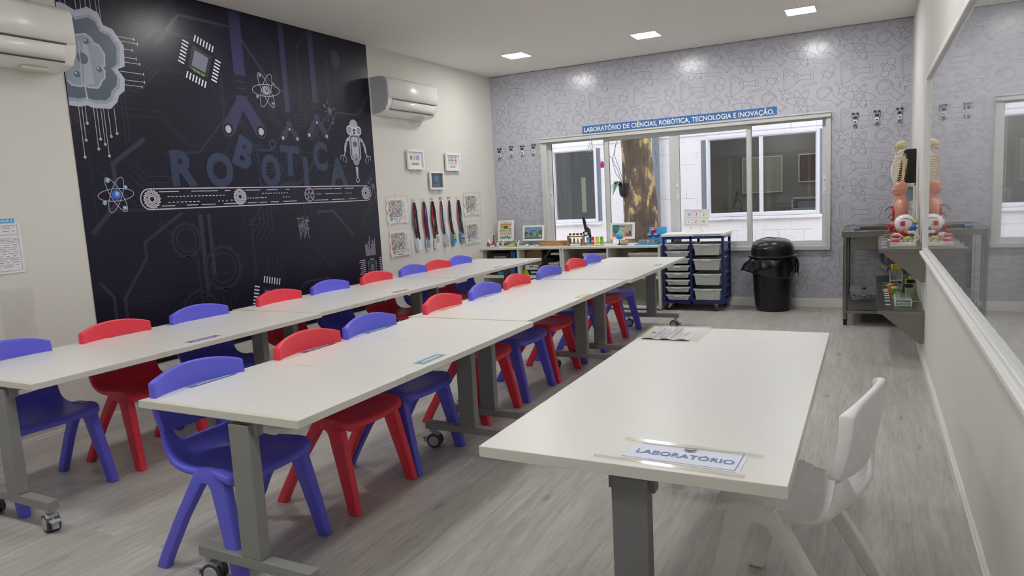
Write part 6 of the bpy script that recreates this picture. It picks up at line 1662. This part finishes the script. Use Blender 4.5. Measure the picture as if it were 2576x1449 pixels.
for s_ in (-1, 1):
    MB().tube([(-.046, s_ * .004, .636), (-.035, s_ * .035, .648), (-.0, s_ * .062, .646)], .004, B, n=6).build('collarbone', e)
    MB().prism([(.010, .640), (.050, .63), (.040, .56), (.025, .55)], s_ * .045, s_ * .050, B).build('shoulder_blade', e)
    MB().tube([(.018, s_ * .066, .648), (.022, s_ * .070, .630), (.024, s_ * .072, .56), (.022, s_ * .074, .505)], [.012, .009, .0065, .010], B).build('upper_arm', e)
    MB().tube([(.020, s_ * .070, .505), (.014, s_ * .072, .45), (.004, s_ * .070, .395)], [.006, .004, .005], B, n=6).tube([(.024, s_ * .078, .505), (.018, s_ * .080, .45), (.008, s_ * .076, .395)], [.006, .0035, .005], B, n=6).build('forearm', e)
    m = MB()
    for f_ in range(4): m.tube([(-.010, s_ * (.070 + .003 * f_), .392), (-.016 - .003 * f_, s_ * (.068 + .005 * f_), .365), (-.020 - .003 * f_, s_ * (.068 + .005 * f_), .335)], [.003, .0025, .002], B, n=6)
    m.tube([(-.010, s_ * .068, .390), (-.026, s_ * .060, .370)], .0028, B, n=6); m.build('hand', e)
    MB().prism([(-.005, .375), (.030, .400), (.040, .440), (.020, .455), (-.025, .445), (-.032, .42), (-.012, .40)], s_ * .022, s_ * .040, B).build('hip_bone', e, bevel=.006)
    MB().tube([(.004, s_ * .046, .385), (.0, s_ * .052, .36), (-.004, s_ * .046, .28), (-.004, s_ * .042, .215)], [.012, .009, .007, .012], B).build('thigh_bone', e)
    MB().tube([(-.004, s_ * .040, .210), (.0, s_ * .038, .14), (.004, s_ * .036, .045)], [.011, .006, .008], B).tube([(.008, s_ * .050, .20), (.010, s_ * .048, .045)], [.004, .004], B, n=6).build('shin_bone', e)
    MB().tube([(.018, s_ * .036, .034), (.0, s_ * .036, .036), (-.030, s_ * .040, .028), (-.052, s_ * .042, .022)], [.010, .009, .008, .005], B).build('foot', e)
MB().cyl((.030, 0, .02), (.030, 0, .46), .005, 'chrome').build('pole', e); MB().box((-.06, -.07, 0), (.06, .07, .02), 'white').build('base', e, bevel=.003)

# torso
e = empty('torso_model', (4.372, -1.42, ZS)); tag(e, 'pink anatomical torso model with bald head on the upper shelf', 'torso model')
S = 'skin'
def body_ring(cx, z, rx, ry): return [(cx + rx * 1.14 * cos(2 * pi * k / 24), ry * sin(2 * pi * k / 24), z) for k in range(24)]
m = MB().loft([body_ring(.01, .06, .045, .070), body_ring(.01, .10, .046, .078), body_ring(.008, .16, .046, .082), body_ring(.006, .22, .047, .092), body_ring(.008, .27, .046, .098), body_ring(.012, .298, .040, .088), body_ring(.016, .315, .030, .055), body_ring(.014, .328, .025, .028), body_ring(.006, .352, .022, .023), body_ring(.004, .372, .024, .024)], S)
m.build('torso', e, angle=80)
# head profile facing -x
hd = MB(); rings = []
prof = [(.342, -.026, .026, .020), (.352, -.040, .030, .030), (.362, -.048, .034, .034), (.370, -.050, .040, .036), (.376, -.047, .045, .037), (.384, -.052, .048, .038), (.392, -.058, .050, .039), (.400, -.050, .052, .040), (.410, -.046, .053, .040), (.420, -.049, .053, .039), (.432, -.044, .050, .036), (.443, -.032, .043, .029), (.450, -.014, .028, .017)]
for z, x0, x1, ry in prof:
    cx = (x0 + x1) / 2; rx = (x1 - x0) / 2; rings.append([(cx + rx * cos(2 * pi * k / 24), ry * sin(2 * pi * k / 24) * (1 - .35 * max(0, -cos(2 * pi * k / 24)) ** 3), z) for k in range(24)])
hd.loft(rings, S); ho = hd.build('head', e, sub=1)
for s_ in (-1, 1): MB().ball((.004, s_ * .040, .392), (.010, .004, .015), S, 12, 8).build('ear', ho); MB().ball((-.042, s_ * .016, .404), (.005, .006, .003), 'white', 10, 6).build('eye', ho)
MB().box((-.050, -.012, .372), (-.047, .012, .3745), 'dark_red').build('mouth', ho)
for s_ in (-1, 1): MB().tube([(.012, s_ * .085, .285), (.010, s_ * .108, .262), (.008, s_ * .112, .215), (.008, s_ * .112, .19)], [.026, .028, .026, .022], S, 14).build('arm', e)
m = MB().ball((-.036, .012, .235), (.020, .030, .042), 'dark_red').ball((-.038, -.028, .22), (.016, .025, .05), 'red').build('lung', e)
MB().ball((-.050, 0, .165), (.018, .035, .018), 'orange').build('liver', e); MB().ball((-.040, 0, .12), (.020, .045, .03), 'skin').ball((-.046, .01, .115), (.018, .03, .02), 'pink_red').build('gut', e)
MB().tube([(-.040, -.02, .262), (-.075, -.03, .265), (-.095, -.035, .25), (-.108, -.035, .225)], .010, 'ink_grey', n=12).build('vessel', e); MB().tube([(-.045, -.02, .21), (-.07, -.03, .20), (-.085, -.03, .175)], .011, 'ink_grey', n=12).build('vessel', e); MB().tube([(-.03, 0, .33), (-.045, 0, .29), (-.055, 0, .25)], .006, 'bone').build('windpipe', e)
MB().box((-.06, -.08, 0), (.07, .08, .018), 'white').build('base', e, bevel=.003); MB().loft([body_ring(.005, .016, .040, .060), body_ring(.008, .06, .044, .070)], S).build('pelvis', e)

# heart / vessel tree model in red, left of the eye
e = empty('vessel_model', (4.310, -1.56, ZS)); tag(e, 'small model of red branching vessels left of the eye model', 'anatomy model')
rnd = random.Random(31)
MB().box((-.02, -.04, 0), (.05, .04, .012), 'white').build('base', e, bevel=.002); MB().cyl((.0, 0, .012), (.0, 0, .06), .004, 'chrome').build('stem', e)
m = MB()
for k in range(24):
    a = rnd.uniform(0, 2 * pi); p0 = Vector((0, 0, .09)); p1 = p0 + Vector((cos(a) * .022, sin(a) * .022, rnd.uniform(-.02, .03))); p2 = p1 + Vector((cos(a) * .020, sin(a) * .02, rnd.uniform(-.015, .03))); m.tube([p0, p1, p2], [.006, .004, .0025], rnd.choice(('red', 'red', 'dark_red'))); m.ball(p2, .006, 'red', 8, 6)
m.build('red_vessels', e); m = MB()
for k in range(4): m.tube([(0, 0, .055), (-.02, -.006 * k, .048), (-.042, -.010 * k, .040 + .004 * k)], .004, 'bone', n=6)
m.build('pale_branches', e)

# eye model
e = empty('eye_model', (4.395, -1.72, ZS)); tag(e, 'large white eyeball model with red and blue details', 'eye model')
MB().ball((0, 0, .145), .068, 'white_gloss', 32, 20).build('eyeball', e)
MB().ball((-.058, .0, .145), (.014, .030, .030), 'labglass', 20, 12).build('cornea', e)
for (dx, dy, dz, sx, sy, sz) in ((-.005, -.060, .0, .018, .010, .022), (.0, 0, .062, .026, .018, .007), (-.005, .060, 0, .018, .010, .022)): MB().box((dx - .008 - sx * .85, dy * 1.09 - sy * .5, .145 + dz * 1.06 - sz * .8), (dx - .008 + sx * .85, dy * 1.09 + sy * .5, .145 + dz * 1.06 + sz * .8), 'red').build('muscle', e, bevel=.004, seg=3)
def onball(a, t, r=.0685): return (r * cos(R(t)) * cos(R(a)), r * cos(R(t)) * sin(R(a)), .145 + r * sin(R(t)))
MB().tube([onball(-110, 28), onball(-85, 34), onball(-60, 30), onball(-42, 14), onball(-35, 2)], .003, 'blue', n=6).tube([onball(-35, 2), onball(-50, -22), onball(-70, -42)], .003, 'blue', n=6).build('blue_vein', e)
MB().tube([(.055, -.02, .150), (.085, -.03, .155)], .014, 'label_yellow').build('optic_nerve', e); MB().tube([(.060, -.03, .140), (.086, -.036, .140)], .005, 'blue').tube([(.06, -.02, .16), (.086, -.026, .163)], .005, 'red').build('vessel', e)
MB().cyl((.0, 0, .012), (.0, 0, .085), .006, 'chrome').build('stem', e); MB().box((-.05, -.05, 0), (.05, .05, .014), 'white').build('base', e, bevel=.002)
# heart model
e = empty('heart_model', (4.412, -1.86, ZS)); tag(e, 'red and orange heart model on a stem below the eye model', 'heart model')
MB().ball((-.018, 0, .082), (.040, .028, .024), 'dark_red', 18, 12, Matrix.Rotation(R(12), 3, 'Y')).ball((-.005, -.018, .088), (.022, .014, .015), 'orange').build('heart', e)
MB().tube([(.01, 0, .095), (.03, .0, .112), (.055, 0, .115)], [.014, .013, .010], 'red').build('aorta', e); MB().tube([(.012, -.01, .098), (.028, -.015, .122), (.052, -.012, .128)], [.012, .012, .008], 'blue').ball((.045, -.014, .118), (.016, .010, .010), 'blue').build('pulmonary_artery', e); MB().tube([(.0, 0, .1), (-.002, -.004, .125)], .010, 'bone').build('vein', e)
MB().cyl((.0, 0, .014), (.0, 0, .062), .004, 'chrome').build('stem', e); MB().box((-.035, -.03, 0), (.035, .03, .014), 'white').build('base', e)
# teeth model
e = empty('jaw_model', (4.345, -2.03, ZS)); tag(e, 'jaw model with pink gums and white teeth at the shelf front', 'jaw model')
for k, (z0, up) in enumerate(((.040, 0), (.072, 1))):
    pts = [(.045 * cos(R(a)) + .01, .035 * sin(R(a)), z0 + (.0 if up else 0)) for a in range(95, 266, 17)]
    MB().tube(pts, .011, 'pink_red', n=10).build('gum', e); m = MB()
    for p in pts: m.box((p[0] - .004, p[1] - .004, z0 + (-.016 if up else .008)), (p[0] + .004, p[1] + .004, z0 + (-.008 if up else .016)), 'white')
    m.build('teeth', e, bevel=.001)
MB().box((-.045, -.04, .016), (.03, .04, .032), 'off_white').build('block', e); MB().box((-.05, -.04, 0), (.03, .04, .016), 'off_white').build('base', e)
# brain/skull halves behind the jaw
e = empty('skull_model', (4.355, -1.86, ZS)); tag(e, 'cream sectioned skull model with red marks between the eye and jaw models', 'skull model')
MB().ball((-.01, 0, .052), (.045, .035, .030), 'off_white', 18, 12).build('skull_half', e); m = MB()
for k in range(6): m.ball((-.04 + .012 * k, -.034, .050 + .008 * sin(k * 2)), (.006, .004, .006), 'red', 8, 6)
m.build('red_marks', e); MB().box((-.04, -.03, 0), (.03, .03, .022), 'white').build('base', e)
# joint model (white rings) on a long white base
e = empty('joint_model', (4.435, -2.03, ZS)); tag(e, 'pale ear-joint model with curved bands on a white base', 'joint model')
MB().box((-.095, -.055, 0), (.022, .055, .022), 'white').build('base', e, bevel=.002)
MB().tube([(-.065, 0, .022), (-.05, 0, .05), (-.02, -.005, .062), (.0, 0, .04), (-.005, .0, .024)], [.006, .010, .012, .008, .005], 'label_yellow').build('ligament', e)
MB().tube([(-.03, -.01, .095), (.0, -.012, .100), (.022, -.012, .085), (.032, -.012, .062)], .011, 'off_white', n=12).tube([(.005, -.01, .028), (.02, -.01, .04), (.030, -.01, .055)], .010, 'off_white', n=12).build('bone', e)
MB().lathe((.024, -.010, .060), [(.018, -.008), (.018, .008)], 'off_white', 20, axis='y').build('disc', e); MB().lathe((.024, -.018, .060), [(.006, -.002), (.006, .004)], 'chrome', 12, axis='y').build('pin', e)

# ------------------------------------------------------------------ dispensers on the right wall
e = empty('towel_dispenser', (W, -.765, 1.225)); tag(e, 'black and white paper towel dispenser on the right wall', 'dispenser')
pr = [(-.002, 0), (-.135, .0), (-.140, .02), (-.117, .15), (-.090, .272), (-.075, .285), (-.002, .285)]
fixnormals(MB().prism(pr, -.13, .13, 'black_plastic').build('body', e, bevel=.006)); pr = [(-.135, .0), (-.155, .0), (-.178, .06), (-.182, .14), (-.155, .235), (-.125, .275), (-.080, .287), (-.090, .272), (-.117, .15), (-.140, .02)]
fixnormals(MB().prism(pr, -.13, .13, 'white').build('front_cover', e, bevel=.004)); MB().ball((-.105, -.131, .05), (.016, .004, .022), 'black_rubber').build('lock', e)
e = empty('soap_dispenser', (W, -.72, .97)); tag(e, 'pale blue soap dispenser below the towel dispenser', 'dispenser')
MB().box((-.125, -.055, .03), (-.002, .055, .235), 'milky').build('tank', e, bevel=.015, seg=3); MB().box((-.11, -.045, .10), (-.01, .045, .22), 'liquid_blue').build('liquid_soap', e, bevel=.01); MB().box((-.05, -.05, -.16), (-.002, .05, .03), 'white').build('holder', e, bevel=.004)
MB().box((-.018, -1.6 + 1.6, 0), (0, .001, .001), 'white') if False else None
tag(MB().box((W - .022, -.97, .80), (W - .002, -.93, 1.20), 'white').build('cable_duct', bevel=.002), 'white cable duct running down the wall below the towel dispenser', 'duct')

# ------------------------------------------------------------------ glassware on the lower shelf
ZL = .362
e = empty('wire_rack', (4.335, -2.10, ZL)); tag(e, 'white wire test tube rack full of glass tubes, front of the lower shelf', 'rack')
m = MB(); w_, d_, h_ = .100, .25, .050
for z in (.006, .028, h_):
    m.tube([(0, 0, z), (w_, 0, z), (w_, d_, z), (0, d_, z), (0, 0, z)], .0025, 'white', n=6)
for x in (0, w_):
    for y in (0, d_): m.cyl((x, y, 0), (x, y, h_), .0025, 'white', n=6)
for k in range(1, 4):
    for z in (.006, h_): m.cyl((w_ * k / 4, 0, z), (w_ * k / 4, d_, z), .0016, 'white', n=6)
for k in range(1, 9):
    for z in (.006, h_): m.cyl((0, d_ * k / 9, z), (w_, d_ * k / 9, z), .0016, 'white', n=6)
m.build('wire_frame', e)
tb = empty('test_tube', (4.35, -2.08, ZL + .010)); 
MB().lathe((0, 0, 0), [(.002, 0), (.007, .004), (.009, .012), (.009, .056), (.0105, .059)], 'labglass', 12).build('glass', tb)
cnt = 0
for ix in range(4):
    for iy in range(8):
        o = tb if cnt == 0 else dup(tb, (0, 0, 0)); o.location = (4.3475 + .025 * ix, -2.086 + .0278 * iy, ZL + .010); cnt += 1
        tag(o, 'clear glass test tube standing in the white wire rack', 'test tube', 'test tubes in the wire rack')
def flask(x, y, h_, r, liq, label, stopper=None, top=None):
    e = empty('conical_flask', (x, y, ZL)); tag(e, label, 'flask')
    MB().lathe((0, 0, 0), [(r * .96, 0), (r, .006), (r * .9, .02), (r * .28, h_ * .68), (r * .28, h_ * .95), (r * .34, h_)], 'labglass', 28).build('glass', e)
    if liq: MB().lathe((0, 0, .003), [(r * .9, 0), (r * .94, .006), (r * .85, .018), (r * .5, h_ * .42)], liq, 24).build('liquid', e)
    if stopper: MB().lathe((0, 0, h_ - .006), [(r * .24, 0), (r * .36, .010), (r * .36, .018)], stopper, 16).build('stopper', e)
flask(4.365, -1.74, .125, .045, 'liquid_green', 'conical flask of pale green liquid behind the wire rack', 'navy')
e = empty('capped_tube_set', (4.345, -1.22, ZL)); tag(e, 'white stand of tall tubes with yellow caps at the back of the lower shelf', 'tube stand')
MB().box((-.03, -.05, 0), (.06, .05, .012), 'white').box((-.03, -.05, .075), (.06, .05, .082), 'white').box((-.03, -.05, 0), (-.026, .05, .15), 'white').box((.056, -.05, 0), (.06, .05, .15), 'white').build('stand', e)
for k in range(4):
    for j in range(2): x, y = -.012 + .018 * k, -.025 + .045 * j; o = MB().cyl((x, y, .012), (x, y, .175), .008, 'milky', n=12).build('tube', e); MB().lathe((x, y, .172), [(.010, 0), (.011, .006), (.011, .034), (.008, .037)], 'yellow', 14).build('cap', o)
for i, (x, y, c1, c2, lb) in enumerate(((4.325, -1.36, 'orange', None, 'orange lidded pot left of the green flask'), (4.350, -1.43, 'green', None, 'green pot partly hidden by the conical flask'))):
    e = empty('small_pot', (x, y, ZL)); tag(e, lb, 'pot'); MB().lathe((0, 0, 0), [(.026, 0), (.028, .005), (.028, .055 if i == 0 else .04)], c1, 20).build('body', e); MB().lathe((0, 0, .055 if i == 0 else .04), [(.029, 0), (.029, .010), (.026, .012)], 'white' if i else 'label_orange', 20).build('lid', e)
e = empty('spray_bottle', (4.455, -1.44, ZL)); tag(e, 'bright yellow-green plastic bottle against the wall', 'bottle')
MB().box((-.035, -.03, 0), (.035, .03, .115), 'lime').build('body', e, bevel=.012, seg=3); MB().lathe((0, 0, .115), [(.014, 0), (.014, .02), (.010, .024)], 'lime', 14).build('cap', e)
for i, (x, y, h_) in enumerate(((4.43, -1.78, .115), (4.445, -1.68, .14))):
    e = empty('measuring_jar', (x, y, ZL)); tag(e, ('clear jar with a black screw cap, right of the wire rack', 'taller clear jar with a black cap behind the first capped jar')[i], 'jar')
    MB().lathe((0, 0, 0), [(.026, 0), (.028, .004), (.026, h_ * .8), (.018, h_ * .88)], 'labglass', 22).build('glass', e); MB().lathe((0, 0, h_ * .84), [(.030, 0), (.030, .020), (.027, .022)], 'black_plastic', 24).build('cap', e)
e = empty('glass_beaker', (4.40, -1.12, ZL)); tag(e, 'plain clear beaker at the back of the lower shelf', 'beaker'); MB().lathe((0, 0, 0), [(.034, 0), (.036, .004), (.036, .11), (.039, .114)], 'labglass', 24).build('glass', e)
for i, (y, ln) in enumerate(((-1.02, .06), (-1.30, .08))): tag(MB().tube([(4.27, y, ZL + .005), (4.27 + ln, y - .03, ZL + .006)], .003, 'chrome', n=8).ball((4.27, y, ZL + .006), (.010, .006, .004), 'chrome').build('steel_spoon'), ('steel spoon farthest back on the lower shelf', 'steel spoon nearer the tags on the lower shelf')[i], 'spoon')
tag(MB().tube([(4.44, -1.88, ZL + .006), (4.485, -1.90, ZL + .006)], .004, 'white', n=8).ball((4.487, -1.90, ZL + .007), (.010, .006, .005), 'white').build('plastic_spoon'), 'white plastic spoon lying right of the wire rack', 'spoon')
# crumb of leaf on the floor
tag(MB().box((2.985, -5.905, 0.0005), (3.0, -5.897, .002), 'brown').box((2.99, -5.895, .0005), (3.012, -5.890, .002), 'brown').build('crumb', smooth=False), 'tiny brown crumb on the grey floor in front of the tables', 'crumb')
